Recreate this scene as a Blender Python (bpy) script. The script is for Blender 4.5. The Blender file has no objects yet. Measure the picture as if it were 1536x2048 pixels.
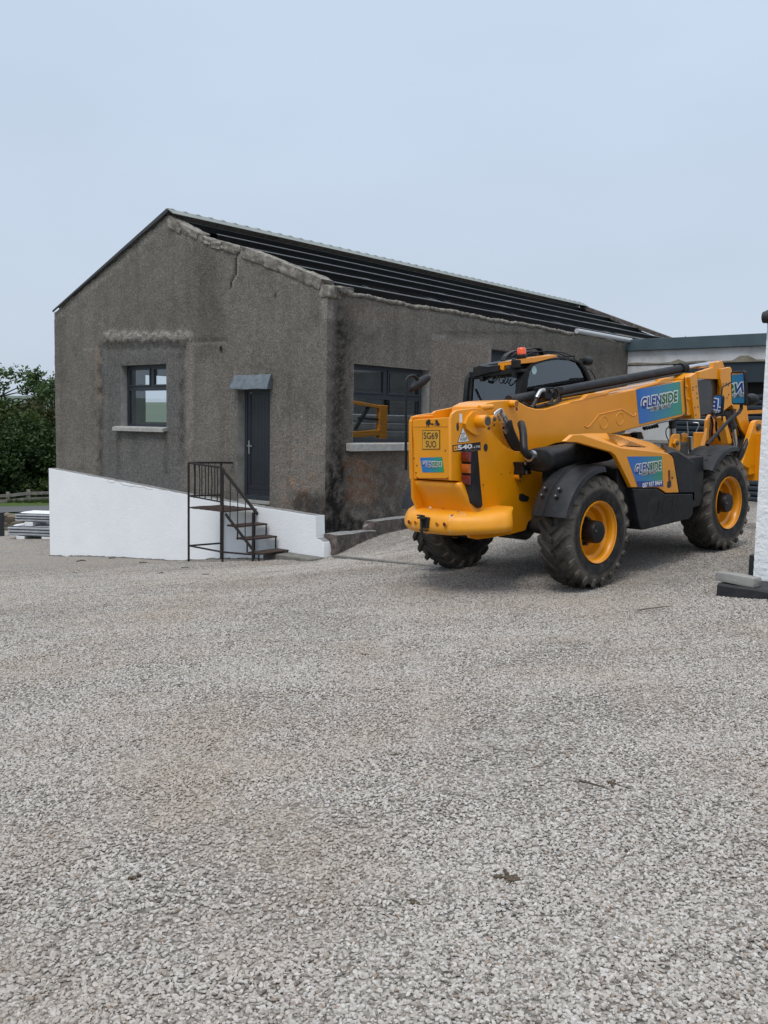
import bpy, bmesh, math, random
import numpy as np
from mathutils import Vector, Matrix, noise
random.seed(7); np.random.seed(7)
SC = bpy.context.scene
COL = SC.collection
PI = math.pi
R_ = math.radians

# ------------------------------------------------------------------ camera model (eye = world origin, metres)
F_PX, PITCH, ROLL = 1861.94, R_(5.374), R_(1.055)
def _cam():
    cp, sp = math.cos(PITCH), math.sin(PITCH); cr, sr = math.cos(ROLL), math.sin(ROLL)
    fwd = np.array([0, cp, -sp]); up = np.array([0, sp, cp]); rt = np.array([1., 0, 0])
    return np.array([cr*rt + sr*up, -sr*rt + cr*up, fwd])
M_CAM = _cam()
def ray(u, v): return M_CAM.T @ np.array([(u-768)/F_PX, -(v-1024)/F_PX, 1.0])
def proj(P):
    q = M_CAM @ np.asarray(P, float); return 768+F_PX*q[0]/q[2], 1024-F_PX*q[1]/q[2]

# ------------------------------------------------------------------ mesh builder
class MB:
    def __init__(s): s.v = []; s.f = []; s.m = []; s.col = None
    def add(s, vs, fs, m=0):
        b = len(s.v); s.v += [tuple(map(float, p)) for p in vs]
        s.f += [tuple(b+i for i in f) for f in fs]; s.m += [m]*len(fs); return s
    def box(s, x0, x1, y0, y1, z0, z1, m=0):
        v = [(x, y, z) for x in (x0, x1) for y in (y0, y1) for z in (z0, z1)]
        return s.add(v, [(0, 1, 3, 2), (4, 6, 7, 5), (0, 4, 5, 1), (2, 3, 7, 6), (0, 2, 6, 4), (1, 5, 7, 3)], m)
    def obox(s, c, ax, ay, az, m=0):
        c, ax, ay, az = map(Vector, (c, ax, ay, az))
        v = [c+i*ax+j*ay+k*az for i in (-1, 1) for j in (-1, 1) for k in (-1, 1)]
        return s.add(v, [(0, 1, 3, 2), (4, 6, 7, 5), (0, 4, 5, 1), (2, 3, 7, 6), (0, 2, 6, 4), (1, 5, 7, 3)], m)
    def bar(s, a, b, w, h=None, m=0, up=(0, 0, 1)):
        a, b = Vector(a), Vector(b); d = b-a; L = d.length; d.normalize(); u = Vector(up)
        if abs(d.dot(u)) > .95: u = Vector((1, 0, 0))
        sd = d.cross(u).normalized(); u = sd.cross(d).normalized(); h = h or w
        return s.obox((a+b)/2, d*L/2, sd*w/2, u*h/2, m)
    def prism(s, poly, ext, m=0):
        n = len(poly); e = Vector(ext); P = [Vector(p) for p in poly]
        return s.add(P+[p+e for p in P], [tuple(range(n))[::-1], tuple(range(n, 2*n))]+[(i, (i+1) % n, n+(i+1) % n, n+i) for i in range(n)], m)
    def tube(s, pts, r, n=8, m=0, caps=True, closed=False):
        P = [Vector(p) for p in pts]; k = len(P); rr = r if hasattr(r, '__len__') else [r]*k
        T = []
        for i in range(k):
            a = P[(i-1) % k] if (closed or i > 0) else P[i]; b = P[(i+1) % k] if (closed or i < k-1) else P[i]
            T.append((b-a).normalized())
        u = Vector((0, 0, 1)) if abs(T[0].z) < .9 else Vector((1, 0, 0)); vs = []
        for i in range(k):
            sd = T[i].cross(u)
            if sd.length < 1e-5: sd = T[i].orthogonal()
            sd.normalize(); u = sd.cross(T[i]).normalized()
            vs += [P[i]+rr[i]*(math.cos(2*PI*j/n)*sd+math.sin(2*PI*j/n)*u) for j in range(n)]
        fs = []
        for i in range(k if closed else k-1):
            for j in range(n):
                a = i*n+j; b = i*n+(j+1) % n; c = ((i+1) % k)*n+(j+1) % n; d = ((i+1) % k)*n+j; fs.append((a, b, c, d))
        if caps and not closed: fs += [tuple(range(n))[::-1], tuple(range((k-1)*n, k*n))]
        return s.add(vs, fs, m)
    def lathe(s, prof, o=(0, 0, 0), axis='y', n=32, m=0, caps=False):
        o = Vector(o); vs = []
        for r, h in prof:
            for j in range(n):
                a = 2*PI*j/n; c, d = r*math.cos(a), r*math.sin(a)
                vs.append(o+(Vector((c, h, d)) if axis == 'y' else Vector((h, c, d)) if axis == 'x' else Vector((c, d, h))))
        k = len(prof); fs = [(i*n+j, i*n+(j+1) % n, (i+1)*n+(j+1) % n, (i+1)*n+j) for i in range(k-1) for j in range(n)]
        if caps: fs += [tuple(range(n)), tuple(range((k-1)*n, k*n))]
        return s.add(vs, fs, m)
    def cyl(s, a, b, r, n=20, m=0, r2=None): return s.tube([a, b], [r, r if r2 is None else r2], n, m)
    def loft(s, rings, m=0, caps=True, closed=True):
        n = len(rings[0]); vs = [p for r in rings for p in r]; fs = []
        for i in range(len(rings)-1):
            for j in range(n if closed else n-1):
                fs.append((i*n+j, i*n+(j+1) % n, (i+1)*n+(j+1) % n, (i+1)*n+j))
        if caps: fs += [tuple(range(n))[::-1], tuple(range((len(rings)-1)*n, len(rings)*n))]
        return s.add(vs, fs, m)
    def mesh(s, me, mat=None, m=0):
        mt = mat or Matrix(); vs = [mt @ v.co for v in me.vertices]
        return s.add(vs, [tuple(p.vertices) for p in me.polygons], m)
    def build(s, name, mats, parent=None, bevel=0, seg=2, smooth=35, fix=True):
        me = bpy.data.meshes.new(name); me.from_pydata(s.v, [], s.f); me.update()
        for mt in (mats if isinstance(mats, (list, tuple)) else [mats]): me.materials.append(mt)
        me.polygons.foreach_set('material_index', s.m)
        if fix:
            bm = bmesh.new(); bm.from_mesh(me); bmesh.ops.recalc_face_normals(bm, faces=bm.faces); bm.to_mesh(me); bm.free()
        if smooth:
            me.polygons.foreach_set('use_smooth', [True]*len(me.polygons)); me.set_sharp_from_angle(angle=R_(smooth))
        o = bpy.data.objects.new(name, me); COL.objects.link(o)
        if parent: o.parent = parent
        if bevel:
            b = o.modifiers.new('bevel', 'BEVEL'); b.width = bevel; b.segments = seg; b.limit_method = 'ANGLE'; b.angle_limit = R_(32); b.harden_normals = bool(smooth)
        return o
def tag(o, label=None, cat=None, group=None, kind=None):
    if label: o['label'] = label
    if cat: o['category'] = cat
    if group: o['group'] = group
    if kind: o['kind'] = kind
    return o
def empty(name, loc=(0, 0, 0), rz=0, parent=None):
    o = bpy.data.objects.new(name, None); COL.objects.link(o); o.location = loc; o.rotation_euler = (0, 0, rz); o.empty_display_size = .2
    if parent: o.parent = parent
    return o
def text_mesh(txt, offset=0.0, shear=0.0, spacing=1.0, align='CENTER'):
    cu = bpy.data.curves.new('lettering', 'FONT'); cu.body = txt; cu.size = 1; cu.offset = offset; cu.shear = shear
    cu.space_character = spacing; cu.align_x = align; cu.align_y = 'CENTER'; cu.resolution_u = 4; cu.fill_mode = 'FRONT'
    o = bpy.data.objects.new('lettering', cu); COL.objects.link(o)
    bpy.context.view_layer.update(); dg = bpy.context.evaluated_depsgraph_get()
    me = bpy.data.meshes.new_from_object(o.evaluated_get(dg)); bpy.data.objects.remove(o); bpy.data.curves.remove(cu)
    return me
def put_text(mb, txt, O, U, V, w, h, m, lift=.004, offset=0., shear=0., spacing=1., grow=0.):
    """flat lettering, w x h metres, centred on O, reading along U with V up"""
    me = text_mesh(txt, offset, shear, spacing); ref = text_mesh(txt, 0, shear, spacing)
    c = np.array([v.co[:2] for v in ref.vertices]); lo, hi = c.min(0), c.max(0)
    sx = w/(hi[0]-lo[0]); sy = h/(hi[1]-lo[1]); O, U, V = Vector(O), Vector(U).normalized(), Vector(V).normalized(); N = U.cross(V)
    cx, cy = (lo+hi)/2
    vs = [O+U*((v.co.x-cx)*sx)+V*((v.co.y-cy)*sy)+N*lift for v in me.vertices]
    mb.add(vs, [tuple(p.vertices) for p in me.polygons], m)

# ------------------------------------------------------------------ materials
class NT:
    def __init__(s, name):
        s.mat = bpy.data.materials.new(name); s.mat.use_nodes = True; s.t = s.mat.node_tree; s.t.nodes.clear()
        s.out = s.t.nodes.new('ShaderNodeOutputMaterial')
    def n(s, ty, ins=None, **pr):
        nd = s.t.nodes.new(ty)
        for k, v in pr.items(): setattr(nd, k, v)
        for k, v in (ins or {}).items():
            if isinstance(v, bpy.types.NodeSocket): s.t.links.new(v, nd.inputs[k])
            else:
                try: nd.inputs[k].default_value = v
                except TypeError: nd.inputs[k].default_value = (*v, 1)
        return nd
    def pos(s): return s.n('ShaderNodeNewGeometry').outputs['Position']
    def obj(s): return s.n('ShaderNodeTexCoord').outputs['Object']
    def noise(s, vec, scale, detail=4, rough=.6, dist=0): return s.n('ShaderNodeTexNoise', {'Vector': vec, 'Scale': scale, 'Detail': detail, 'Roughness': rough, 'Distortion': dist}).outputs['Fac']
    def math(s, op, a, b=0., c=0., clamp=False): return s.n('ShaderNodeMath', {0: a, 1: b, 2: c}, operation=op, use_clamp=clamp).outputs[0]
    def step(s, x, lo, hi): return s.n('ShaderNodeMapRange', {'Value': x, 'From Min': lo, 'From Max': hi, 'To Min': 0., 'To Max': 1.}).outputs[0]
    def mix(s, f, a, b, blend='MIX'):
        nd = s.t.nodes.new('ShaderNodeMix'); nd.data_type = 'RGBA'; nd.blend_type = blend
        for i, v in ((0, f), (6, a), (7, b)):
            if isinstance(v, bpy.types.NodeSocket): s.t.links.new(v, nd.inputs[i])
            elif i == 0: nd.inputs[i].default_value = v
            else: nd.inputs[i].default_value = (*v[:3], 1)
        return nd.outputs[2]
    def ramp(s, x, stops, interp='LINEAR'):
        nd = s.n('ShaderNodeValToRGB', {'Fac': x}); cr = nd.color_ramp; cr.interpolation = interp
        while len(cr.elements) < len(stops): cr.elements.new(.5)
        for e, (p, c) in zip(cr.elements, stops): e.position = p; e.color = (*c[:3], 1)
        return nd.outputs[0]
    def bump(s, h, strength=.3, dist=.01): return s.n('ShaderNodeBump', {'Height': h, 'Strength': strength, 'Distance': dist}).outputs[0]
    def done(s, **ins):
        p = s.n('ShaderNodeBsdfPrincipled', {k.replace('_', ' '): v for k, v in ins.items()}); s.t.links.new(p.outputs[0], s.out.inputs[0]); return s.mat
def simple(name, col, rough=.5, metal=0., var=.15, vs=6., bump=0., bs=60., coat=0., grime=None, gs=3., gk=(.55, .75), gm=.6, spec=.5):
    t = NT(name); o = t.obj(); nz = t.noise(o, vs)
    lo = tuple(c*(1-var) for c in col); hi = tuple(min(1, c*(1+var)) for c in col)
    c = t.ramp(nz, [(.3, lo), (.7, hi)])
    if grime is not None:
        g = t.math('MULTIPLY', t.step(t.noise(o, gs, 8, .7), *gk), gm); c = t.mix(g, c, grime)
    r = t.n('ShaderNodeMapRange', {'Value': t.noise(o, vs*3), 'To Min': rough*.8, 'To Max': min(1, rough*1.2)}).outputs[0]
    ins = dict(Base_Color=c, Roughness=r, Metallic=metal, Coat_Weight=coat, Specular_IOR_Level=spec)
    if bump: ins['Normal'] = t.bump(t.noise(o, bs, 6, .7), bump, .01)
    return t.done(**ins)
MAT = {}
def orange_paint():
    t = NT('orange_paint'); o = t.obj()
    c = t.ramp(t.noise(o, 2.2, 5), [(.3, (.71, .262, .001)), (.7, (.79, .306, .002))])
    dust = t.math('MULTIPLY', t.step(t.noise(o, 5., 10, .72), .5, .72), .09); c = t.mix(dust, c, (.48, .25, .07))
    sp = t.step(t.n('ShaderNodeTexVoronoi', {'Vector': o, 'Scale': 7.}).outputs['Distance'], .045, .03)
    pick = t.step(t.noise(o, 1.7, 2), .58, .6); c = t.mix(t.math('MULTIPLY', t.math('MULTIPLY', sp, pick), .8), c, (.16, .07, .02))
    r = t.n('ShaderNodeMapRange', {'Value': t.noise(o, 9., 6), 'To Min': .24, 'To Max': .46}).outputs[0]
    return t.done(Base_Color=c, Roughness=r, Coat_Weight=.3, Coat_Roughness=.2, Normal=t.bump(t.noise(o, 3., 3), .04, .02))
MAT['orange'] = orange_paint()
def worn_orange():
    t = NT('chipped_orange_paint'); o = t.obj()
    c = t.ramp(t.noise(o, 3., 5), [(.3, (.70, .27, .005)), (.7, (.79, .33, .012))])
    sc = t.step(t.noise(o, 14., 9, .75), .56, .66); c = t.mix(t.math('MULTIPLY', sc, .35), c, (.62, .36, .12))
    n2 = t.noise(o, 5.5, 10, .7, .6); chip = t.step(n2, .625, .64); rim = t.step(n2, .61, .62)
    c = t.mix(rim, c, (.6, .52, .42)); c = t.mix(chip, c, (.13, .045, .02))
    return t.done(Base_Color=c, Roughness=.45, Normal=t.bump(n2, .08, .01))
MAT['orange_worn'] = worn_orange()
MAT['black_plastic'] = simple('black_plastic', (.012, .013, .015), .5, spec=.22, var=.25, grime=(.10, .095, .085), gs=4., gk=(.5, .75), gm=.3, bump=.04, bs=150)
MAT['fender_plastic'] = simple('fender_plastic', (.017, .0185, .022), .5, spec=.22, var=.25, grime=(.10, .09, .08), gs=5., gk=(.48, .78), gm=.3, bump=.03, bs=200)
MAT['black_metal'] = simple('black_metal', (.009, .009, .0105), .42, spec=.3, var=.3, grime=(.08, .06, .045), gs=8., gm=.35)
MAT['dark_steel'] = simple('dark_steel', (.025, .023, .022), .5, var=.4, grime=(.10, .08, .06), gs=7.)
MAT['hose'] = simple('hose_rubber', (.016, .016, .017), .55)
MAT['chrome'] = simple('chrome', (.62, .62, .63), .14, 1., var=.05)
MAT['zinc'] = simple('zinc_steel', (.42, .43, .44), .35, 1., var=.15)
MAT['steel_bolt'] = simple('dull_bolt', (.11, .10, .09), .45, .7, var=.2)
MAT['red_lens'] = simple('red_lens', (.12, .005, .007), .18, var=.1, coat=.6)
MAT['amber_lens'] = simple('amber_lens', (.36, .075, .008), .2, var=.1, coat=.6)
MAT['beacon'] = simple('beacon_lens', (.80, .10, .02), .2, var=.12, vs=30., coat=.6)
MAT['white'] = simple('white_sticker', (.72, .73, .73), .4, var=.03)
MAT['sticker_ink'] = simple('black_ink', (.015, .015, .018), .4, var=.05)
MAT['ink_blue'] = simple('blue_ink', (.010, .045, .25), .35, var=.03)
MAT['ink_green'] = simple('green_ink', (.010, .13, .025), .35, var=.03)
MAT['plate_yellow'] = simple('plate_yellow', (.60, .30, .025), .4, var=.04)
MAT['dull_plate'] = simple('embossed_edge', (.74, .30, .02), .45, var=.03)
MAT['mirror'] = simple('mirror_glass', (.82, .84, .86), .02, 1., var=.01)
MAT['seat'] = simple('seat_cloth', (.02, .02, .024), .8)
def gradient_sticker(name, x0, x1):
    t = NT(name); o = t.obj(); s = t.n('ShaderNodeSeparateXYZ', {0: o})
    f = t.step(t.math('ADD', s.outputs[0], t.math('MULTIPLY', s.outputs[2], -.12)), x0, x1)
    c = t.ramp(f, [(0., (.012, .13, .46)), (.42, (.012, .21, .30)), (1., (.02, .27, .06))])
    return t.done(Base_Color=c, Roughness=.32, Coat_Weight=.3)
def gradient_rear(name, y0, y1):
    t = NT(name); o = t.obj(); s = t.n('ShaderNodeSeparateXYZ', {0: o}); f = t.step(s.outputs[1], y0, y1)
    c = t.ramp(f, [(0., (.012, .13, .46)), (.5, (.012, .21, .30)), (1., (.02, .27, .06))])
    return t.done(Base_Color=c, Roughness=.32, Coat_Weight=.3)
def tyre_mat():
    t = NT('tyre_rubber'); o = t.obj(); s = t.n('ShaderNodeSeparateXYZ', {0: o})
    r = t.math('SQRT', t.math('ADD', t.math('POWER', s.outputs[0], 2.), t.math('POWER', s.outputs[2], 2.)))
    dust = t.math('MULTIPLY', t.step(r, .415, .455), t.step(r, .60, .54))
    dust = t.math('MULTIPLY', dust, t.step(t.noise(o, 7., 8, .7), .25, .62))
    sm = t.math('MULTIPLY', t.step(t.noise(o, 11., 8, .7), .45, .7), .35)
    c = t.mix(t.math('MAXIMUM', t.math('MULTIPLY', dust, .95), sm), (.014, .0145, .016), (.14, .123, .103))
    return t.done(Base_Color=c, Roughness=.82, Specular_IOR_Level=.3, Normal=t.bump(t.noise(o, 40., 6, .7), .25, .006))
MAT['tyre'] = tyre_mat()
def glass(name, tint=(.75, .82, .80), refl=.12, gloss=(.9, .95, 1.), gain=1.4):
    t = NT(name); fr = t.n('ShaderNodeFresnel', {'IOR': 1.6}).outputs[0]; k = t.math('ADD', t.math('MULTIPLY', fr, gain), refl, clamp=True)
    tr = t.n('ShaderNodeBsdfTransparent', {'Color': (*tint, 1)}); gl = t.n('ShaderNodeBsdfGlossy', {'Color': (*gloss, 1), 'Roughness': .015, 'Normal': t.bump(t.noise(t.obj(), 1.2, 2), .012, .05)})
    mx = t.n('ShaderNodeMixShader', {0: k, 1: tr.outputs[0], 2: gl.outputs[0]}); t.t.links.new(mx.outputs[0], t.out.inputs[0]); return t.mat
MAT['cab_glass'] = glass('cab_glass', (.68, .86, .82), .06, gain=1.2)
MAT['pane'] = glass('window_glass', (.80, .84, .84), .03)
def roughcast():
    """old pebble-dash; stains and a painted crack highlight come from the wall's own colour layer"""
    t = NT('weathered_roughcast'); o = t.obj()
    at = t.n('ShaderNodeAttribute', attribute_name='stain_and_light'); s = t.n('ShaderNodeSeparateColor', {0: at.outputs['Color']})
    at2 = t.n('ShaderNodeAttribute', attribute_name='patch'); s2 = t.n('ShaderNodeSeparateColor', {0: at2.outputs['Color']})
    big = t.noise(o, .75, 7, .68); mid = t.noise(o, 4.5, 6, .65); fine = t.noise(o, 34., 5, .8)
    grain = t.n('ShaderNodeTexVoronoi', {'Vector': o, 'Scale': 42.}).outputs['Color']; gv = t.n('ShaderNodeSeparateColor', {0: grain}).outputs[0]
    c = t.ramp(big, [(.30, (.112, .101, .087)), (.5, (.163, .148, .130)), (.70, (.200, .182, .160))])
    c = t.mix(t.math('MULTIPLY', t.step(mid, .42, .66), .55), c, (.205, .188, .165))
    streak = t.noise(t.n('ShaderNodeMapping', {'Vector': o, 'Scale': (2.6, 2.6, .16)}).outputs[0], 1., 5, .65)
    c = t.mix(t.math('MULTIPLY', t.step(streak, .5, .72), .4), c, (.075, .068, .058))
    c = t.mix(t.math('MULTIPLY', s2.outputs[0], .75), c, (.125, .13, .13))       # cement patch
    c = t.mix(t.math('MULTIPLY', s.outputs[2], t.step(mid, .3, .52)), c, (.29, .175, .115))  # bare reddish render
    c = t.mix(s.outputs[1], c, (.34, .325, .295))                                   # pale cement, plus the highlight painted beside the gable crack
    c = t.mix(t.math('MULTIPLY', s.outputs[0], t.step(mid, .2, .5)), c, (.014, .013, .013))  # black damp growth
    k = t.math('MULTIPLY_ADD', fine, 1.7, .18); k = t.math('MULTIPLY', k, t.math('MULTIPLY_ADD', gv, .55, .72))
    cc = t.n('ShaderNodeVectorMath', {0: c, 3: k}, operation='SCALE').outputs[0]
    v = t.n('ShaderNodeTexVoronoi', {'Vector': o, 'Scale': 24.}); vp = t.n('ShaderNodeSeparateColor', {0: v.outputs['Color']})
    sp = t.math('MULTIPLY', t.step(v.outputs['Distance'], .30, .2), t.step(vp.outputs[1], .965, .975))
    cc = t.mix(t.math('MULTIPLY', sp, .5), cc, (.40, .38, .35))
    h = t.math('ADD', fine, t.math('MULTIPLY', gv, .7))
    return t.done(Base_Color=cc, Roughness=.95, Specular_IOR_Level=.15, Normal=t.bump(h, 1., .02))
MAT['roughcast'] = roughcast()
MAT['old_mortar'] = simple('old_mortar', (.23, .21, .18), .95, var=.45, vs=9., bump=.9, bs=28., grime=(.06, .055, .05), gs=6., gk=(.45, .62), gm=.8)
MAT['foundation'] = simple('foundation_stone', (.11, .09, .082), .95, var=.55, vs=9., bump=1., bs=24., grime=(.03, .027, .026), gs=5., gk=(.45, .65), gm=.8)
MAT['foundation_top'] = simple('foundation_ledge', (.24, .24, .24), .95, var=.35, vs=14., bump=.9, bs=30.)
MAT['cement'] = simple('cement', (.27, .265, .25), .9, var=.22, vs=5., bump=.4, bs=60., grime=(.13, .12, .10), gs=3., gm=.5)
MAT['sill'] = simple('window_sill_cement', (.33, .325, .31), .85, var=.2, vs=8., bump=.3, bs=80., grime=(.18, .17, .15), gs=6., gm=.5)
MAT['kerb'] = simple('kerb_cement', (.15, .145, .13), .92, var=.3, vs=7., bump=.5, bs=50.)
MAT['inside'] = simple('inside_plaster', (.27, .265, .25), .9, var=.2, vs=2., bump=.2)
MAT['inside_dark'] = simple('inside_floor', (.25, .24, .23), .9, var=.2)
def white_wall(name, bumpy, dist, base=(.80, .82, .84)):
    t = NT(name); o = t.obj()
    c = t.ramp(t.noise(o, 1.5, 5), [(.3, tuple(b*.94 for b in base)), (.7, base)])
    g = t.math('MULTIPLY', t.step(t.noise(o, 9., 8, .7), .6, .8), .2); c = t.mix(g, c, (.56, .57, .56))
    h = t.math('ADD', t.noise(o, bumpy, 5, .6), t.math('MULTIPLY', t.noise(o, 3., 4), .8))
    return t.done(Base_Color=c, Roughness=.75, Normal=t.bump(h, .6, dist))
MAT['white_paint'] = white_wall('white_masonry_paint', 26., .01)
MAT['white_roughcast'] = white_wall('white_roughcast', 34., .02)
MAT['dull_white'] = simple('dull_white_render', (.50, .51, .52), .85, var=.1, vs=2., bump=.2, bs=40., grime=(.25, .235, .21), gs=1.6, gk=(.52, .7), gm=.6)
MAT['anthracite'] = simple('anthracite_frame', (.021, .026, .036), .4, var=.08)
MAT['door'] = simple('anthracite_door', (.012, .014, .021), .42, var=.1, vs=3.)
MAT['lead'] = simple('lead_sheet', (.125, .15, .172), .55, .15, var=.3, vs=8., bump=.25, bs=14.)
MAT['fascia'] = simple('grey_fascia', (.055, .082, .098), .45, var=.14, vs=2., grime=(.10, .12, .12), gs=2.5, gm=.3)
MAT['shutter'] = simple('dark_slat_shutter', (.024, .034, .046), .45, var=.12)
MAT['shutter_box'] = simple('dark_shutter_box', (.016, .026, .036), .5, var=.1)
MAT['purlin'] = simple('black_purlin', (.012, .0125, .014), .4, .2, var=.3, grime=(.05, .04, .035), gs=6., gm=.3)
MAT['purlin_edge'] = simple('sky_sheen_flange', (.085, .088, .092), .5, .3, var=.2)  # pale tone paints the sky's sheen on purlin edges; braces share it
MAT['roof_under'] = simple('roof_underside', (.26, .245, .225), .8, var=.15, vs=1.2, grime=(.15, .14, .12), gs=2., gm=.5)
MAT['ridge'] = simple('pale_ridge_flashing', (.19, .21, .195), .55, .1, var=.12, vs=3., grime=(.2, .21, .19), gs=5., gm=.5)
MAT['verge'] = simple('dark_verge', (.035, .036, .038), .5, var=.2)
MAT['gutter'] = simple('white_gutter', (.42, .43, .44), .4, var=.08, vs=3., grime=(.35, .34, .32), gs=3., gm=.5)
MAT['bitumen'] = simple('black_bitumen', (.010, .0105, .013), .6, var=.3, vs=8., bump=.4, bs=30., grime=(.06, .06, .06), gs=9., gm=.35)
def rust():
    t = NT('rusty_black_iron'); o = t.obj(); n = t.noise(o, 12., 8, .7)
    c = t.ramp(n, [(.4, (.011, .0105, .0105)), (.6, (.020, .014, .012)), (.72, (.075, .034, .018)), (.84, (.19, .13, .09))])
    return t.done(Base_Color=c, Roughness=.8, Normal=t.bump(n, .5, .006))
MAT['rust'] = rust()
MAT['rust_tread'] = simple('rusty_tread', (.040, .022, .016), .9, var=.5, vs=12., bump=.6, bs=40., grime=(.015, .014, .014), gs=8., gm=.6)
MAT['bark'] = simple('bark', (.055, .045, .035), .95, var=.4, vs=8., bump=.7, bs=20.)
MAT['old_wood'] = simple('weathered_fence_wood', (.22, .20, .175), .9, var=.35, vs=5., bump=.4)
MAT['pallet'] = simple('pallet_wood', (.24, .205, .165), .9, var=.3, vs=6., bump=.4)
MAT['galv'] = simple('galvanised_sheet', (.47, .49, .52), .4, .55, var=.14, vs=4.)
MAT['sheet_dark'] = simple('sheet_gap', (.05, .055, .065), .6, var=.2)
MAT['wrap'] = simple('white_wrap', (.74, .75, .77), .5, var=.06, vs=5., bump=.3, bs=9.)
def stone_wall_mat():
    t = NT('dry_stone'); o = t.obj(); m = t.n('ShaderNodeMapping', {'Vector': o, 'Scale': (3., 3., 8.)}).outputs[0]
    v = t.n('ShaderNodeTexVoronoi', {'Vector': m, 'Scale': 1.}); g = t.n('ShaderNodeSeparateColor', {0: v.outputs['Color']}).outputs[0]
    c = t.ramp(g, [(0, (.07, .055, .04)), (.5, (.16, .13, .09)), (1, (.22, .20, .16))])
    e = t.n('ShaderNodeTexVoronoi', {'Vector': m, 'Scale': 1.}, feature='DISTANCE_TO_EDGE').outputs['Distance']
    c = t.mix(t.step(e, .07, .02), c, (.025, .022, .018)); return t.done(Base_Color=c, Roughness=.95, Normal=t.bump(e, .8, .04))
MAT['drystone'] = stone_wall_mat()
def leaf_mat(name, a, b, c3):
    t = NT(name); p = t.pos(); n = t.noise(p, .9, 3); n2 = t.noise(p, 9., 2)
    c = t.ramp(n, [(.3, a), (.55, b), (.75, c3)]); k = t.math('MULTIPLY_ADD', n2, .9, .5)
    cc = t.n('ShaderNodeVectorMath', {0: c, 3: k}, operation='SCALE').outputs[0]
    d = t.n('ShaderNodeBsdfDiffuse', {'Color': cc}); tr = t.n('ShaderNodeBsdfTranslucent', {'Color': cc}); gl = t.n('ShaderNodeBsdfGlossy', {'Color': (.5, .55, .5, 1), 'Roughness': .5})
    m1 = t.n('ShaderNodeMixShader', {0: .22, 1: d.outputs[0], 2: tr.outputs[0]}); m2 = t.n('ShaderNodeMixShader', {0: .03, 1: m1.outputs[0], 2: gl.outputs[0]})
    t.t.links.new(m2.outputs[0], t.out.inputs[0]); return t.mat
MAT['leaf_dark'] = leaf_mat('dark_leaves', (.022, .040, .014), (.040, .070, .022), (.064, .098, .03))
MAT['leaf_mid'] = leaf_mat('green_leaves', (.026, .044, .012), (.052, .078, .018), (.085, .105, .026))
MAT['leaf_pale'] = leaf_mat('pale_leaves', (.05, .085, .03), (.075, .12, .045), (.10, .15, .06))
MAT['leaf_olive'] = leaf_mat('olive_leaves', (.035, .038, .016), (.052, .058, .022), (.075, .08, .034))
def grass_mat():
    t = NT('pasture'); p = t.pos(); c = t.ramp(t.noise(p, .02, 4), [(.3, (.045, .075, .022)), (.5, (.06, .092, .028)), (.7, (.08, .11, .036))])
    c = t.mix(t.math('MULTIPLY', t.step(t.noise(p, 3., 5), .45, .7), .45), c, (.05, .075, .02)); return t.done(Base_Color=c, Roughness=1., Specular_IOR_Level=.1)
MAT['grass'] = grass_mat()
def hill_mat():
    t = NT('hazed_pasture'); p = t.pos(); v = t.n('ShaderNodeTexVoronoi', {'Vector': p, 'Scale': .012}); g = t.n('ShaderNodeSeparateColor', {0: v.outputs['Color']}).outputs[0]
    c = t.ramp(g, [(0, (.115, .145, .12)), (.5, (.135, .165, .135)), (1, (.155, .185, .15))]); return t.done(Base_Color=c, Roughness=1., Specular_IOR_Level=0.)  # distance haze is painted into these greyed greens
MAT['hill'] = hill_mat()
MAT['road'] = simple('tarmac', (.075, .077, .08), .9, var=.2, vs=.5)
STONE = [(0., (.12, .105, .09)), (.06, (.20, .183, .163)), (.25, (.325, .298, .268)), (.55, (.392, .366, .336)), (.82, (.437, .412, .383)), (.95, (.50, .478, .452)), (.975, (.29, .225, .18)), (1., (.25, .195, .155))]
def patches(t, p, c):
    """worn earthy areas of the yard"""
    n = t.noise(p, .75, 6, .65); c = t.mix(t.math('MULTIPLY', t.step(n, .46, .66), .5), c, (.32, .262, .208))
    st = t.noise(t.n('ShaderNodeMapping', {'Vector': p, 'Rotation': (0, 0, .35), 'Scale': (.35, 1.9, 1.)}).outputs[0], 1., 5, .65); c = t.mix(t.math('MULTIPLY', t.step(st, .52, .72), .25), c, (.19, .165, .135))
    n3 = t.noise(p, 1.7, 5, .6, .5); c = t.mix(t.math('MULTIPLY', t.step(n3, .62, .74), .35), c, (.10, .085, .06))
    return c
def stone_mat():
    t = NT('gravel_stone'); r = t.n('ShaderNodeObjectInfo').outputs['Random']; p = t.pos(); c = t.ramp(r, STONE)
    k = t.math('MULTIPLY_ADD', t.noise(p, 130., 3, .7), .8, .6); c = t.n('ShaderNodeVectorMath', {0: c, 3: k}, operation='SCALE').outputs[0]
    return t.done(Base_Color=patches(t, p, c), Roughness=.85, Specular_IOR_Level=.25, Normal=t.bump(t.noise(p, 160., 4), .4, .004))
MAT['stone'] = stone_mat()
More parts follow.
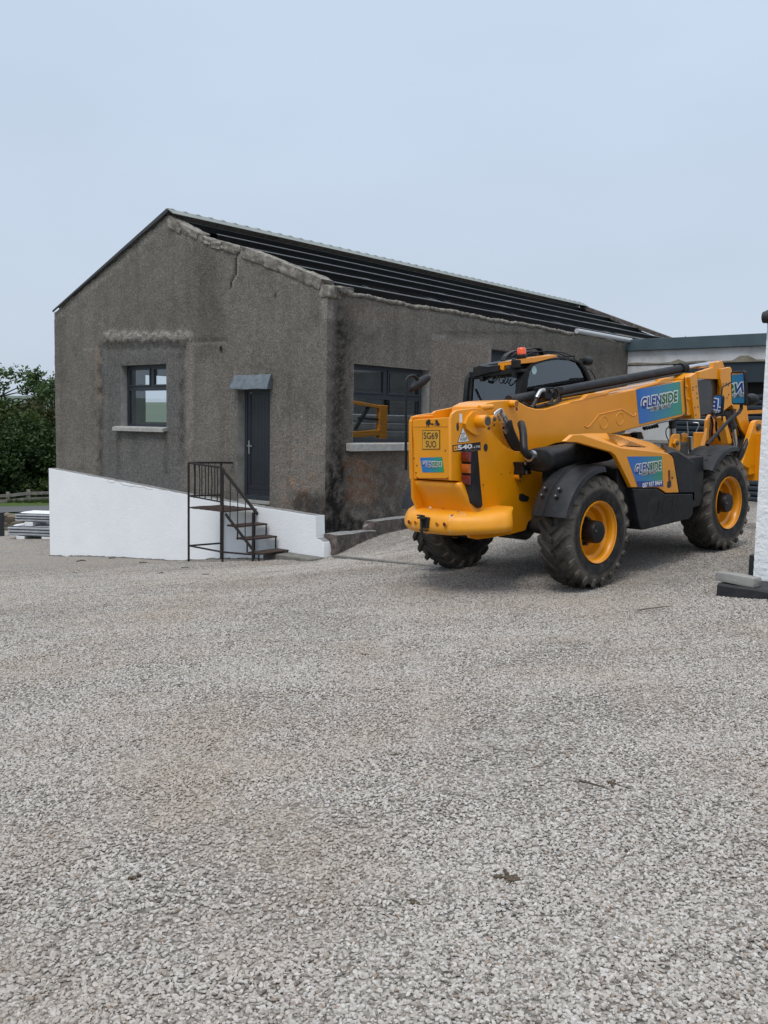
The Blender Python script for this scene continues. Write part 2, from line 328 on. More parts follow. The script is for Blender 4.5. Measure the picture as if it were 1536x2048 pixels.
def gravel_mat():
    t = NT('yard_gravel'); p = t.pos()
    w = t.n('ShaderNodeVectorMath', {0: p, 1: (1., 1., 1.)}, operation='MULTIPLY').outputs[0]
    v = t.n('ShaderNodeTexVoronoi', {'Vector': w, 'Scale': 52.}); g = t.n('ShaderNodeSeparateColor', {0: v.outputs['Color']}).outputs[0]
    c = t.ramp(g, STONE); d = v.outputs['Distance']; c = t.mix(t.math('MULTIPLY', t.step(d, .45, .75), .75), c, (.07, .064, .056))
    c = t.mix(t.math('MULTIPLY', t.step(t.noise(p, 9., 6, .7), .4, .7), .5), c, (.17, .155, .135))
    return t.done(Base_Color=patches(t, p, c), Roughness=.92, Specular_IOR_Level=.2, Normal=t.bump(t.math('SUBTRACT', 1., d), .8, .014))
MAT['gravel'] = gravel_mat()

# ------------------------------------------------------------------ places
# building frame: origin = the near corner at eye level, +x to the right along the gable line, +y along the long wall
CX, CY, TH = -1.0598, 16.5916, R_(-40.307)
def BW(x, y, z=0.): return Vector((CX+x*math.cos(TH)-y*math.sin(TH), CY+x*math.sin(TH)+y*math.cos(TH), z))
EX = np.array([math.cos(TH), math.sin(TH)]); EY = np.array([-math.sin(TH), math.cos(TH)]); C0 = np.array([CX, CY])
def on_gable(u, v, y=0.):
    D = ray(u, v); P = D*(((C0+EY*y)@EY)/(D[:2]@EY)); return float((P[:2]-C0)@EX), float(P[2])
def on_long(u, v, x=0.):
    D = ray(u, v); P = D*(((C0+EX*x)@EX)/(D[:2]@EX)); return float((P[:2]-C0)@EY), float(P[2])
def ZW(b): return b
# machine frame: origin on the ground midway between the axles, +x forward, +y to its own left, z up
MT = np.array([2.458, 11.083, -1.561]); MYAW, MPI, MRO = R_(43.234), R_(3.713), R_(-.67)
def _mr():
    cy, sy = math.cos(MYAW), math.sin(MYAW); cp, sp = math.cos(MPI), math.sin(MPI); cr, sr = math.cos(MRO), math.sin(MRO)
    return np.array([[cy, -sy, 0], [sy, cy, 0], [0, 0, 1]]) @ np.array([[cp, 0, -sp], [0, 1, 0], [sp, 0, cp]]) @ np.array([[1, 0, 0], [0, cr, -sr], [0, sr, cr]])
MR = _mr(); CAML = MR.T @ (-MT)
def S1(u, v, y):
    D = MR.T @ ray(u, v); t = (y-CAML[1])/D[1]; p = CAML+t*D; return (float(p[0]), float(y), float(p[2]))
def SP(y, pts): return [S1(u, v, y) for u, v in pts]
def R1(u, v, x):
    D = MR.T @ ray(u, v); t = (x-CAML[0])/D[0]; p = CAML+t*D; return (float(x), float(p[1]), float(p[2]))
def RP(x, pts): return [R1(u, v, x) for u, v in pts]
def MW(x, y, z=0.): return MR @ np.array([x, y, z]) + MT

# ------------------------------------------------------------------ ground
def W2(b): return (b.x, b.y)
ctrl = []
def cp(x, y, z): ctrl.append((x, y, z))
for a in ((0, 0, -1.56), (0, -6, -1.56), (4, 0, -1.50), (-4, 0, -1.68), (0, 4.5, -1.575), (-3.5, 8, -1.86), (3.4, 8.2, -1.50), (7, 7, -1.36), (8, 13, -1.42), (9.2, 22.5, -1.78), (12, 18, -1.55),
          (-9.3, 25, -3.32), (-13, 24, -3.45), (-9, 15, -2.75), (-14, 12, -2.85), (-12, 31, -3.7), (-20, 30, -4.0), (-2, 31, -3.2), (14, 2, -1.2), (-12, 0, -2.2)): cp(*a)
for q in ((-1.375, -.9), (-1.375, .9), (1.375, -.9), (1.375, .9)):
    w = MW(*q, 0.); cp(w[0], w[1], w[2]+.004)
for x, z in ((-9.02, -3.29), (-6.84, -3.09), (-3.51, -2.82), (-1.49, -2.57), (-.74, -2.46), (.33, -2.36)):
    w = BW(x, -.25); cp(w.x, w.y, z)
for x, z in ((-2.49, -2.66), (-.72, -2.45)):
    w = BW(x, -1.05); cp(w.x, w.y, z)
for y, z in ((.68, -2.13), (1.95, -2.02), (4.5, -1.85), (11.4, -1.62)):
    w = BW(.3, y); cp(w.x, w.y, z)
CT = np.array(ctrl)
def _phi(r): return np.where(r > 1e-9, r*r*np.log(r+1e-12), 0.)
def _fit():
    n = len(CT); K = _phi(np.linalg.norm(CT[:, None, :2]-CT[None, :, :2], axis=2))+np.eye(n)*.02
    Pm = np.c_[np.ones(n), CT[:, :2]]; A = np.block([[K, Pm], [Pm.T, np.zeros((3, 3))]])
    s = np.linalg.solve(A, np.r_[CT[:, 2], 0, 0, 0]); return s[:n], s[n:]
_w, _a = _fit()
def yard(P):
    P = np.atleast_2d(np.asarray(P, float)[..., :2]); r = np.linalg.norm(P[:, None]-CT[None, :, :2], axis=2); return _phi(r) @ _w + _a[0] + P @ _a[1:]
def far(P):
    r = np.hypot(P[:, 0], P[:, 1]-10); z = -3.7-np.clip((r-26)/50, 0, 1)*2.0
    return z
def GZ(P):
    P = np.atleast_2d(np.asarray(P, float)[..., :2]); d = np.hypot(P[:, 0]*.9, P[:, 1]-11); k = np.clip((d-20)/10, 0, 1); k = k*k*(3-2*k)
    z = yard(P); z = np.clip(z, -6, -.8); f = far(P); f = np.where((P[:, 1] < 9) & (P[:, 0] > -8), -1.6, f)
    lump = np.array([noise.noise((p[0]*.7, p[1]*.7, 0))*.022+noise.noise((p[0]*2.3, p[1]*2.3, 5))*.010 for p in P])
    return z*(1-k)+f*k+lump*(1-k)
def gz(x, y): return float(GZ([(x, y)])[0])
def axis_lines(lo, hi, step, far_):
    a = list(np.arange(lo, hi+1e-6, step)); s = step; x = hi
    while x < far_: s *= 1.35; x += s; a.append(x)
    s = step; x = lo
    while x > -far_: s *= 1.35; x -= s; a.insert(0, x)
    return np.array(a)
gx = axis_lines(-14, 14, .3, 1500); gy = axis_lines(-4, 32, .3, 1500)
XX, YY = np.meshgrid(gx, gy); P2 = np.c_[XX.ravel(), YY.ravel()]; ZZ = GZ(P2)
nx_, ny_ = len(gx), len(gy)
g = MB(); g.v = [(float(a), float(b), float(c)) for (a, b), c in zip(P2, ZZ)]
for j in range(ny_-1):
    for i in range(nx_-1):
        a = j*nx_+i; xc = (gx[i]+gx[i+1])/2; yc = (gy[j]+gy[j+1])/2
        inyard = (yc < 31.5+.12*(xc+9)) and xc > -22 and xc < 24 and yc > -22
        g.f.append((a, a+1, a+1+nx_, a+nx_)); g.m.append(0 if inyard else 1)
ground = g.build('ground', [MAT['gravel'], MAT['grass']], fix=False, smooth=60); tag(ground, 'pale gravel yard running out into green fields', 'ground', kind='structure')

# loose stones: one uncountable mass, instanced over the part of the yard near the photographer
stones = bpy.data.collections.new('gravel_stone_kinds')
def make_stone(i):
    bm = bmesh.new(); bmesh.ops.create_icosphere(bm, subdivisions=2, radius=1.); rs = random.Random(i)
    nrm = [Vector((rs.gauss(0, 1), rs.gauss(0, 1), rs.gauss(0, 1))).normalized() for _ in range(9)]; off = [rs.uniform(.55, .9) for _ in nrm]
    for v in bm.verts:
        for n, o in zip(nrm, off):
            d = v.co.dot(n)
            if d > o: v.co -= n*(d-o)
        v.co *= 1+.07*noise.noise(v.co*2+Vector((i*7, 0, 0)))
        v.co.x *= 1.28; v.co.y *= .92; v.co.z *= .64
    me = bpy.data.meshes.new('gravel_stone'); bm.to_mesh(me); bm.free(); me.materials.append(MAT['stone'])
    me.polygons.foreach_set('use_smooth', [True]*len(me.polygons)); me.set_sharp_from_angle(angle=R_(28))
    o = bpy.data.objects.new('gravel_stone', me); stones.objects.link(o)
for i in range(8): make_stone(i)
def scatter_mesh(name, pts_x, pts_y, keep, dens, lift):
    X, Y = np.meshgrid(pts_x, pts_y); P = np.c_[X.ravel(), Y.ravel()]; Z = GZ(P)+lift; n = len(pts_x); b = MB()
    b.v = [(float(p[0]), float(p[1]), float(z)) for p, z in zip(P, Z)]
    for j in range(len(pts_y)-1):
        for i in range(n-1):
            if keep((pts_x[i]+pts_x[i+1])/2, (pts_y[j]+pts_y[j+1])/2): b.f.append((j*n+i, j*n+i+1, j*n+i+1+n, j*n+i+n)); b.m.append(0)
    o = b.build(name, MAT['stone'], fix=False, smooth=0); at = o.data.attributes.new('density', 'FLOAT', 'POINT'); at.data.foreach_set('value', [float(dens(*p)) for p in P]); return o
def gravel_keep(x, y):
    q = np.array([x, y])-C0; lx, ly = q@EX, q@EY
    return y > 1.2 and abs(x) < .43*y+1.6 and not (lx < -.15 and ly > -.15)
def gravel_density(x, y):
    d = math.hypot(x, y); k = max(0., min(1., (19.-d)/5.)); n = noise.fractal(Vector((x*.8, y*1.5, 4.)), 1., 2., 3)
    return (9500 if d < 5 else max(3600, 9500-(d-5)*1000))*k*max(.25, min(1.15, .85+1.1*n))
def add_scatter(o, coll, smin, smax, tilt=.5, seed=3):
    ng = bpy.data.node_groups.new('scatter', 'GeometryNodeTree'); ng.interface.new_socket('Geometry', in_out='INPUT', socket_type='NodeSocketGeometry'); ng.interface.new_socket('Geometry', in_out='OUTPUT', socket_type='NodeSocketGeometry')
    N = ng.nodes.new; L = ng.links.new
    gi, go = N('NodeGroupInput'), N('NodeGroupOutput'); ds = N('GeometryNodeDistributePointsOnFaces'); at = N('GeometryNodeInputNamedAttribute'); at.data_type = 'FLOAT'; at.inputs['Name'].default_value = 'density'
    ci = N('GeometryNodeCollectionInfo'); ci.inputs['Collection'].default_value = coll; ci.inputs['Separate Children'].default_value = True; ci.inputs['Reset Children'].default_value = True
    ip = N('GeometryNodeInstanceOnPoints'); ip.inputs['Pick Instance'].default_value = True
    rr = N('FunctionNodeRandomValue'); rr.data_type = 'FLOAT_VECTOR'; rr.inputs[0].default_value = (-tilt, -tilt, 0); rr.inputs[1].default_value = (tilt, tilt, 2*PI)
    rs = N('FunctionNodeRandomValue'); rs.data_type = 'FLOAT'; rs.inputs[2].default_value = smin; rs.inputs[3].default_value = smax; rs.inputs['Seed'].default_value = seed
    L(gi.outputs[0], ds.inputs['Mesh']); L(at.outputs['Attribute'], ds.inputs['Density']); L(ds.outputs['Points'], ip.inputs['Points']); L(ci.outputs[0], ip.inputs['Instance'])
    L(rr.outputs[0], ip.inputs['Rotation']); L(rs.outputs[1], ip.inputs['Scale']); L(ip.outputs[0], go.inputs[0])
    md = o.modifiers.new('scatter', 'NODES'); md.node_group = ng
gv = scatter_mesh('gravel', np.arange(-10, 10.01, .25), np.arange(1., 19.01, .25), gravel_keep, gravel_density, .003)
tag(gv, 'loose grey gravel stones covering the yard', 'gravel', kind='stuff'); add_scatter(gv, stones, .0036, .0094, .6)

# ------------------------------------------------------------------ the old workshop
WB, LB, ZE, ZR = 8.976, 17.3, 2.42, 4.12
bld = empty('workshop_building', (CX, CY, 0), TH)
tag(bld, 'old grey roughcast workshop with a gable and a roof slope stripped to black purlins', 'building')
def sstep(x, a, b):
    t = np.clip((x-a)/(b-a), 0, 1); return t*t*(3-2*t)
def pbox(u, v, x0, x1, y0, y1, s):
    return sstep(u, x0-s, x0+s)*(1-sstep(u, x1-s, x1+s))*sstep(v, y0-s, y0+s)*(1-sstep(v, y1-s, y1+s))
def fbm(x, y, sc, o=0.):
    return np.array([noise.fractal(Vector((a*sc, b*sc, o)), 1., 2., 4) for a, b in zip(np.ravel(x), np.ravel(y))]).reshape(np.shape(x))
def px_of(P):
    q = P @ M_CAM.T; return 768+F_PX*q[:, 0]/q[:, 2], 1024-F_PX*q[:, 1]/q[:, 2]
def wall_sheet(name, s_lines, z_lines, top, holes, to_local, to_world, shade, label=None, mat='roughcast'):
    """one roughcast wall face as a fine sheet with its real unevenness and its stains and painted highlights in a colour layer"""
    S, Z = np.meshgrid(s_lines, z_lines); S, Z = S.ravel(), Z.ravel(); T = top(S); Zc = np.minimum(Z, T); n = len(s_lines)
    Pw = np.array([to_world(a, b) for a, b in zip(S, Zc)]); u, v = px_of(Pw); stain_and_light, patch, relief = shade(S, Zc, u, v); relief = relief*sstep(np.abs(S), 0., .12)
    for h in holes: relief = relief*sstep(np.maximum.reduce([h[0]-S, S-h[1], h[2]-Zc, Zc-h[3]]), 0., .10)
    vs = [to_local(a, b, r) for a, b, r in zip(S, Zc, relief)]; fs = []
    for j in range(len(z_lines)-1):
        for i in range(n-1):
            a = j*n+i; sc = (s_lines[i]+s_lines[i+1])/2; zc = (z_lines[j]+z_lines[j+1])/2
            if any(h[0] < sc < h[1] and h[2] < zc < h[3] for h in holes): continue
            if Z[a] >= T[a] and Z[a+1] >= T[a+1]: continue
            fs.append((a, a+1, a+1+n, a+n))
    me = bpy.data.meshes.new(name); me.from_pydata(vs, [], fs); me.materials.append(MAT[mat])
    for nm, dat in (('stain_and_light', stain_and_light), ('patch', patch)):
        at = me.attributes.new(nm, 'FLOAT_COLOR', 'POINT'); at.data.foreach_set('color', np.c_[np.clip(dat, 0, 1), np.ones(len(S))].ravel().astype(np.float32))
    me.polygons.foreach_set('use_smooth', [True]*len(fs)); o = bpy.data.objects.new(name, me); COL.objects.link(o); o.parent = bld
    if label: o['label'] = label
    return o
def lines(lo, hi, st, extra):
    a = list(np.arange(lo, hi, st))+[hi]; a = [x for x in a if all(abs(x-e) > st*.45 for e in extra)]+[e for e in extra]; return np.array(sorted(a))
# openings (x along the gable is negative to the left)
GW = (-6.285, -4.63, -.145, 1.185); DW = (-2.375, -1.445, -1.50, .62); LW_ = (.713, 2.983, -.36, 1.10); L2 = (5.15, 7.6, -.6, 1.69)
# the gable's top line, left verge then the broken right slope
gt = [(-WB-.3, ZE+.04), (-WB, ZE+.05), (-4.49, ZR+.085)]+[on_gable(*p) for p in ((352, 446), (392, 466), (420, 480), (452, 488), (478, 496), (530, 515), (590, 540), (640, 562), (660, 574))]
gt = [p for p in gt]; gt.append((0.05, gt[-1][1]-.02)); GTX = np.array([p[0] for p in gt]); GTZ = np.array([p[1] for p in gt])
def gable_top(s): return np.interp(s, GTX, GTZ)+.018*np.sin(s*9.)+.012*np.sin(s*23+1)
def gable_shade(S, Z, u, v):
    f = fbm(S, Z, 1.3); f2 = fbm(S, Z, 5., 3.); f3 = fbm(S, Z, 12., 9.)
    w = f2*7
    inner = pbox(u+w*1.2, v+w, 204, 364, 686, 1100, 9)
    band = pbox(u+w*.6, v+w*1.1, 207, 384, 664, 682, 3.5)*(.7+.8*f3)
    edgeL = pbox(u+w*.8, v, 197, 208, 690, 960, 5)*(.7+.9*f2); edgeR = pbox(u+w*.8, v, 359, 371, 690, 930, 5)*(.7+.9*f2); edgeT = pbox(u, v+w*1., 205, 372, 682, 697, 5)
    pale = band*.95+pbox(u+w, v+w*.3, 371, 386, 690, 900, 5)*.22+pbox(u, v+w*.3, 376, 452, 684, 690, 1.5)*.28+pbox(u, v+w*.3, 166, 204, 696, 701, 1.5)*.3
    pale += pbox(u+w*.5, v, 643, 668, 572, 640, 5)*.35+pbox(u+w, v, 640, 652, 600, 1000, 7)*.10
    slopeband = GTZ_at(S)-Z; pale += sstep(-slopeband+f2*.05, -.13, -.05)*.1+np.where(S < -4.3, sstep(-slopeband+f3*.10, -.26, -.16)*.30*(.8+f2), sstep(-slopeband+f3*.10, -.34, -.20)*.2*(.8+f2))
    dark = edgeL*.55+edgeR*.5+edgeT*.5+pbox(u+w, v, 398, 440, 480, 720, 12)*.25+pbox(u+w*2, v+w*2, 585, 660, 985, 1045, 14)*.75+pbox(u+w, v, 216, 236, 700, 930, 9)*.12
    dark += pbox(u+w*.5, v, 233, 241, 866, 950, 3)*.3+pbox(u+w*.5, v, 328, 337, 868, 950, 3)*.3+pbox(u+w*.6, v, 262, 275, 866, 925, 5)*.15; dark += pbox(u, v, 376, 455, 674, 683, 3)*.35 + pbox(u+w*2, v+w, 110, 480, 985, 1010, 10)*.15
    for cxp, top_, bot, wd in ((0, 497, 575, 1.7), (1, 472, 500, 1.2)):
        line = np.where(np.full_like(u, cxp) > .5, 398., 478.-(v-497)*.19+2.5*np.sin(v*.13)); k = (np.abs(u-line) < wd*(1-.35*(v-top_)/(bot-top_)))*(v > top_)*(v < bot); dark = np.maximum(dark, k*1.3)
        pale = np.maximum(pale, (np.abs(u-line-4) < 2.5)*(v > top_+20)*(v < bot)*.35*(cxp == 0))  # highlight along the crack's edge, painted into the pale mask
    dark = np.maximum(dark, ((u-443)**2/10+(v-697)**2/50 < 1)*1.); dark = np.maximum(dark, ((u-551)**2/5+(v-592)**2/12 < 1)*.9)
    red = pbox(u+w*3, v+w*3, 575, 640, 950, 1020, 18)*.75*sstep(f2, -.2, .25)+pbox(u+w*3, v+w*3, 560, 645, 860, 940, 25)*.25*sstep(f2, -.1, .3)+pbox(u+w, v, 192, 200, 690, 800, 3)*.3; pale += pbox(u+w*3, v+w*2, 560, 640, 840, 1000, 25)*.14*sstep(f3, -.3, .3)+pbox(u+w*4, v+w*4, 440, 640, 560, 720, 40)*.05
    relief = .012*f+.006*f2+inner*.012+band*.03*(1+f3)-edgeL*.014-edgeR*.014-edgeT*.018-(dark > 1)*.05
    return np.c_[dark, pale, red], np.c_[inner*(.8+.3*f), inner*0, inner*0], relief
def GTZ_at(s): return np.interp(s, GTX, GTZ)
wall_sheet('gable_wall', lines(-WB, 0., .045, [GW[0], GW[1], DW[0], DW[1]]), lines(-3.5, 4.25, .045, [GW[2], GW[3], DW[2], DW[3]]), gable_top, [GW, DW],
           lambda s, z, r: (s, -r, z), lambda s, z: BW(s, 0, z), gable_shade, 'grey pebble-dashed gable end with a cement patch round its window')
def long_top(s): return ZE-.11+.012*np.sin(s*2.1)+.008*np.sin(s*7.3)
def long_shade(S, Z, u, v):
    f = fbm(S, Z, 1.3, 40.); f2 = fbm(S, Z, 5., 43.); f3 = fbm(S, Z, 12., 49.); w = f2*7
    slack = (v-580)/460*-17
    dark = pbox(u+w*1.5-slack, v+w*3, 672, 698, 625, 1100, 15)*.62*sstep(f3, -.85, .25)+pbox(u+w*2-slack, v+w*3, 668, 716, 640, 1100, 18)*.32
    dark += sstep(v+w*3, 885, 960)*(1-sstep(u, 780, 830))*.5*sstep(f2, -.45, .2)+sstep(v+w, 1015, 1060)*.5+pbox(u+w, v, 700, 830, 585, 612, 8)*.2
    dark += pbox(u, v, 868, 1250, 663, 668, 2)*.35+pbox(u+w, v+w, 1010, 1250, 690, 735, 8)*.12
    pale = pbox(u, v+w*.4, 862, 893, 667, 680, 2.5)*.45+pbox(u, v+w*.4, 893, 975, 676, 688, 3)*.16+pbox(u-slack, v, 657, 668, 575, 640, 4)*.4+sstep(LTZ(S)-Z-f3*.05, .22, .07)*.35+pbox(u+w*3, v+w*2, 700, 870, 590, 660, 14)*.10
    lin = pbox(u+w*.3, v, 863, 981, 680, 860, 3); pale += lin*.16+pbox(u, v, 976, 984, 690, 740, 1.5)*.25
    red = pbox(u+w*3, v+w*3, 692, 752, 915, 1010, 16)*1.2*sstep(f2, -.35, .15)+pbox(u+w*2, v+w, 690, 860, 588, 640, 12)*.22+lin*.22+pbox(u+w*3, v, 760, 830, 900, 1000, 20)*.3*sstep(f2, -.1, .3)
    return np.c_[dark, pale, red], np.c_[dark*0, dark*0, dark*0], .012*f+.006*f2+.012*sstep(v, 690, 660)
def LTZ(s): return long_top(s)
wall_sheet('long_wall', lines(0., LB, .055, [LW_[0], LW_[1], L2[0], L2[1]]), lines(-2.7, 2.5, .05, [LW_[2], LW_[3], L2[2], L2[3]]), long_top, [LW_, L2],
           lambda s, z, r: (r, s, z), lambda s, z: BW(0, s, z), long_shade, 'grey long wall with a black damp streak by the corner')
# reveals (thickness of the walls) and the inside
def reveal(h, fn, d=.26, e=.06, f=.03):
    """head, sill bed and two jambs of one opening, each a piece of the wall's thickness"""
    a0, a1, z0, z1 = h
    b = MB(); vs = [(a0-e, z0-e), (a1+e, z0-e), (a1+e, z1+e), (a0-e, z1+e)]; vi = [(a0, z0), (a1, z0), (a1, z1), (a0, z1)]
    P = [fn(a, f, z) for a, z in vs]+[fn(a, d, z) for a, z in vs]+[fn(a, -.001, z) for a, z in vi]+[fn(a, d, z) for a, z in vi]
    F = []
    for i in range(4):
        k = (i+1) % 4; F += [(i, k, 8+k, 8+i), (4+i, 4+k, 12+k, 12+i), (8+i, 8+k, 12+k, 12+i), (i, k, 4+k, 4+i)]
    b.add(P, F); b.build('opening_reveal', MAT['cement'], bld, smooth=0)
for h in (GW, DW): reveal(h, lambda a, q, z: (a, q, z))
for h in (LW_, L2): reveal(h, lambda a, q, z: (-q, a, z))
def inner_panel(b, ax, c, s0, s1, z0, z1f, holes, step=.35):
    ss = sorted(set([s0, s1]+[h[i] for h in holes for i in (0, 1)]+list(np.arange(s0, s1, step)))); zs = sorted(set([z0]+[h[i] for h in holes for i in (2, 3)]+list(np.arange(z0, 4.3, step))+[4.3]))
    for i in range(len(ss)-1):
        for j in range(len(zs)-1):
            sc, zc = (ss[i]+ss[i+1])/2, (zs[j]+zs[j+1])/2
            if any(h[0] < sc < h[1] and h[2] < zc < h[3] for h in holes): continue
            t0, t1 = z1f(ss[i]), z1f(ss[i+1]); q = [(ss[i], min(zs[j], t0)), (ss[i+1], min(zs[j], t1)), (ss[i+1], min(zs[j+1], t1)), (ss[i], min(zs[j+1], t0))]
            if q[2][1]-q[1][1] < 1e-4 and q[3][1]-q[0][1] < 1e-4: continue
            b.add([(p[0], c, p[1]) if ax == 'y' else (c, p[0], p[1]) for p in q], [(0, 1, 2, 3)])
b = MB(); gline = lambda s: float(np.interp(s, [-WB, -4.49, 0], [ZE-.15, ZR-.15, ZE-.3]))
inner_panel(b, 'y', .265, -WB+.31, -.27, -2.2, lambda s: min(gline(s), float(gable_top(s))-.04), [GW, DW]); inner_panel(b, 'x', -.265, .27, LB-.3, -2.2, lambda s: ZE-.2, [LW_, L2])
LH = (2.35, 6.2, -.05, 1.16)   # a wide opening in the hidden long wall, seen through the gable window
inner_panel(b, 'x', -WB+.3, .27, LB-.3, -2.2, lambda s: ZE-.1, [LH]); inner_panel(b, 'y', LB-.3, -WB+.3, -.27, -2.2, gline, [])
b.box(-WB, -WB+.29, LH[0]-.02, LH[0], LH[2], LH[3])
b.build('inner_wall', MAT['inside'], bld, smooth=0, fix=False)
b = MB(); inner_panel(b, 'x', -WB, 0, LB, -3.6, lambda s: ZE-.1, [LH]); inner_panel(b, 'y', LB, -WB, 0, -3., lambda s: float(np.interp(s, [-WB, -4.49, 0], [ZE, ZR, ZE-.1])), [])
b.build('outer_wall', MAT['cement'], bld, smooth=0, fix=False)
MB().box(-WB+.31, -.27, .27, LB-.31, -1.7, -1.56).build('floor', MAT['inside_dark'], bld, smooth=0)
# broken masonry along the right slope and along the eaves
def rock(b, c, sx, sy, sz, ang=0., tilt=0., seed=0, sub=3, rough=.22, m=0):
    bm = bmesh.new(); bmesh.ops.create_cube(bm, size=2.); bmesh.ops.subdivide_edges(bm, edges=bm.edges, cuts=2*sub-1, use_grid_fill=True)
    mt = Matrix.Translation(c) @ Matrix.Rotation(ang, 4, 'Z') @ Matrix.Rotation(tilt, 4, 'Y')
    for v in bm.verts:
        l = v.co.length; v.co = v.co*(1-.10*max(0, l-1.))
        p = v.co+Vector((seed*3.7, seed, 0)); v.co += v.co.normalized()*(rough*noise.noise(p*1.3)+rough*.6*noise.noise(p*3.4)+rough*.45*noise.noise(p*8))
        v.co = Vector((v.co.x*sx, v.co.y*sy, v.co.z*sz))
    bm.verts.ensure_lookup_table(); me_v = [mt @ v.co for v in bm.verts]; bm.verts.index_update(); b.add(me_v, [tuple(v.index for v in f.verts) for f in bm.faces], m); bm.free()
cop = [(336, 366, 444, 12), (366, 398, 460, 10), (402, 424, 477, 7), (424, 444, 482, 9), (444, 477, 491, 9), (481, 520, 507, 11), (516, 562, 524, 11), (556, 604, 541, 11), (598, 645, 557, 12)]
for i, (u0, u1, v, hp) in enumerate(cop):
    x0, z0 = on_gable(u0, v); x1, z1 = on_gable(u1, v); xm = (x0+x1)/2; dz = (np.interp(x1, GTX, GTZ)-np.interp(x0, GTX, GTZ)); zt = float(np.interp(xm, GTX, GTZ)); b = MB()
    rock(b, (xm, .13, zt-.05), (x1-x0)/2*1.06, .17, hp*.0098*.9, 0, math.atan2(-dz, x1-x0), i+1, 3, .20); b.build('coping_stone', MAT['old_mortar'], bld, smooth=50)
b = MB(); rock(b, (-.03, .12, ZE-.12), .13, .15, .10, 0, .1, 31, 3, .3); rock(b, (.04, .38, ZE-.06), .09, .2, .06, 0, .1, 37, 3, .3); b.build('corner_masonry', MAT['old_mortar'], bld, smooth=50)
b = MB(); pts = [(.025+.02*noise.noise((y*3, 0, 1)), y, long_top(y)+.0+.008*noise.noise((y*2.3, 3, 0))+.014*noise.noise((y*9, 3, 0))) for y in np.arange(.25, 8.7, .045)]; b.tube(pts, [.040*(1+.2*noise.noise((p[1]*5, 9, 2))+.5*noise.noise((p[1]*15, 2, 7))) for p in pts], 9)
b.build('eaves_mortar', MAT['old_mortar'], bld, smooth=60)
b = MB(); b.tube([(.10, 8.7, ZE-.05), (.10, 11.68, ZE-.05)], .062, 14); b.build('gutter_pipe', MAT['gutter'], bld)
# foundation ledge beside the ramp
for i, (ya, yb, zt, zb, w) in enumerate(((-.05, 1.06, -1.95, -2.5, .34), (1.02, 4.2, -1.79, -2.3, .26))):
    b = MB(); rock(b, (w/2-.03, (ya+yb)/2, (zt+zb)/2), w/2+.05, (yb-ya)/2+.03, (zt-zb)/2, 0, 0, 50+i, 4, .10)
    o = b.build('foundation_ledge', [MAT['foundation'], MAT['foundation_top']], bld, smooth=50)
    for p in o.data.polygons:
        if p.normal.z > .72: p.material_index = 1
# roof: left slope sheeted, right slope bare purlins
slL = math.hypot(4.49, ZR-ZE+.1); dL = Vector((-4.6, 0, -(ZR-ZE+.02)*4.6/4.49)).normalized(); ridge = Vector((-4.49, 0, ZR+.14))
b = MB(); ys = []; y = -.05
prof = [(0., 0.), (.05, .035), (.09, .035), (.14, 0.), (.333, 0.)]
k = 0
while y < LB:
    for dy, h in prof[:-1]:
        ys.append((y+dy, h))
    y += .333
nL = Vector((-dL.z*-1, 0, 0)); nrm = Vector((dL.z, 0, -dL.x)).normalized()
if nrm.z < 0: nrm = -nrm
r0 = [ridge+Vector((0, yy, 0))-dL*.03+nrm*(h) for yy, h in ys]; r1 = [p+dL*(slL-.12) for p in r0]; n = len(r0)
b.add(r0+r1, [(i, i+1, n+i+1, n+i) for i in range(n-1)])
o = b.build('roof_sheet', MAT['roof_under'], bld, fix=False); so = o.modifiers.new('thickness', 'SOLIDIFY'); so.thickness = .004
e_ = Vector((-WB+.04, -.07, ZE+.10))-(ridge+Vector((0, -.07, 0))); L0 = ridge+Vector((0, -.07, 0)); up_ = Vector((0, 0, 1))
b = MB(); b.prism([L0+Vector((.03, 0, -.02)), L0+Vector((.03, 0, .04)), L0+Vector((-.05, 0, .03)), L0+e_+up_*.015, L0+e_-up_*.02, L0+e_*.03-up_*.035], (0, .03, 0)); b.build('verge_flashing', MAT['verge'], bld)
b = MB(); b.prism([(-4.50, -.10, ZR+.175), (-4.43, -.10, ZR+.165), (-4.24, -.10, ZR+.045), (-4.25, -.10, ZR+.035), (-4.44, -.10, ZR+.15), (-4.50, -.10, ZR+.155)], (0, LB+.1, 0))
for i in range(52):
    yy = -.05+.333*i
    b.loft([[(-4.50, yy, ZR+.165), (-4.50, yy+.05, ZR+.195), (-4.50, yy+.085, ZR+.195), (-4.50, yy+.135, ZR+.165)], [(-4.40, yy, ZR+.150), (-4.42, yy+.05, ZR+.18), (-4.42, yy+.085, ZR+.18), (-4.40, yy+.135, ZR+.150)]])
b.build('ridge_flashing', MAT['ridge'], bld, smooth=20)
dR = Vector((4.49, 0, -(ZR-ZE))).normalized(); nR = Vector((-dR.z, 0, dR.x)).normalized(); topR = Vector((-4.49, 0, ZR+.02))
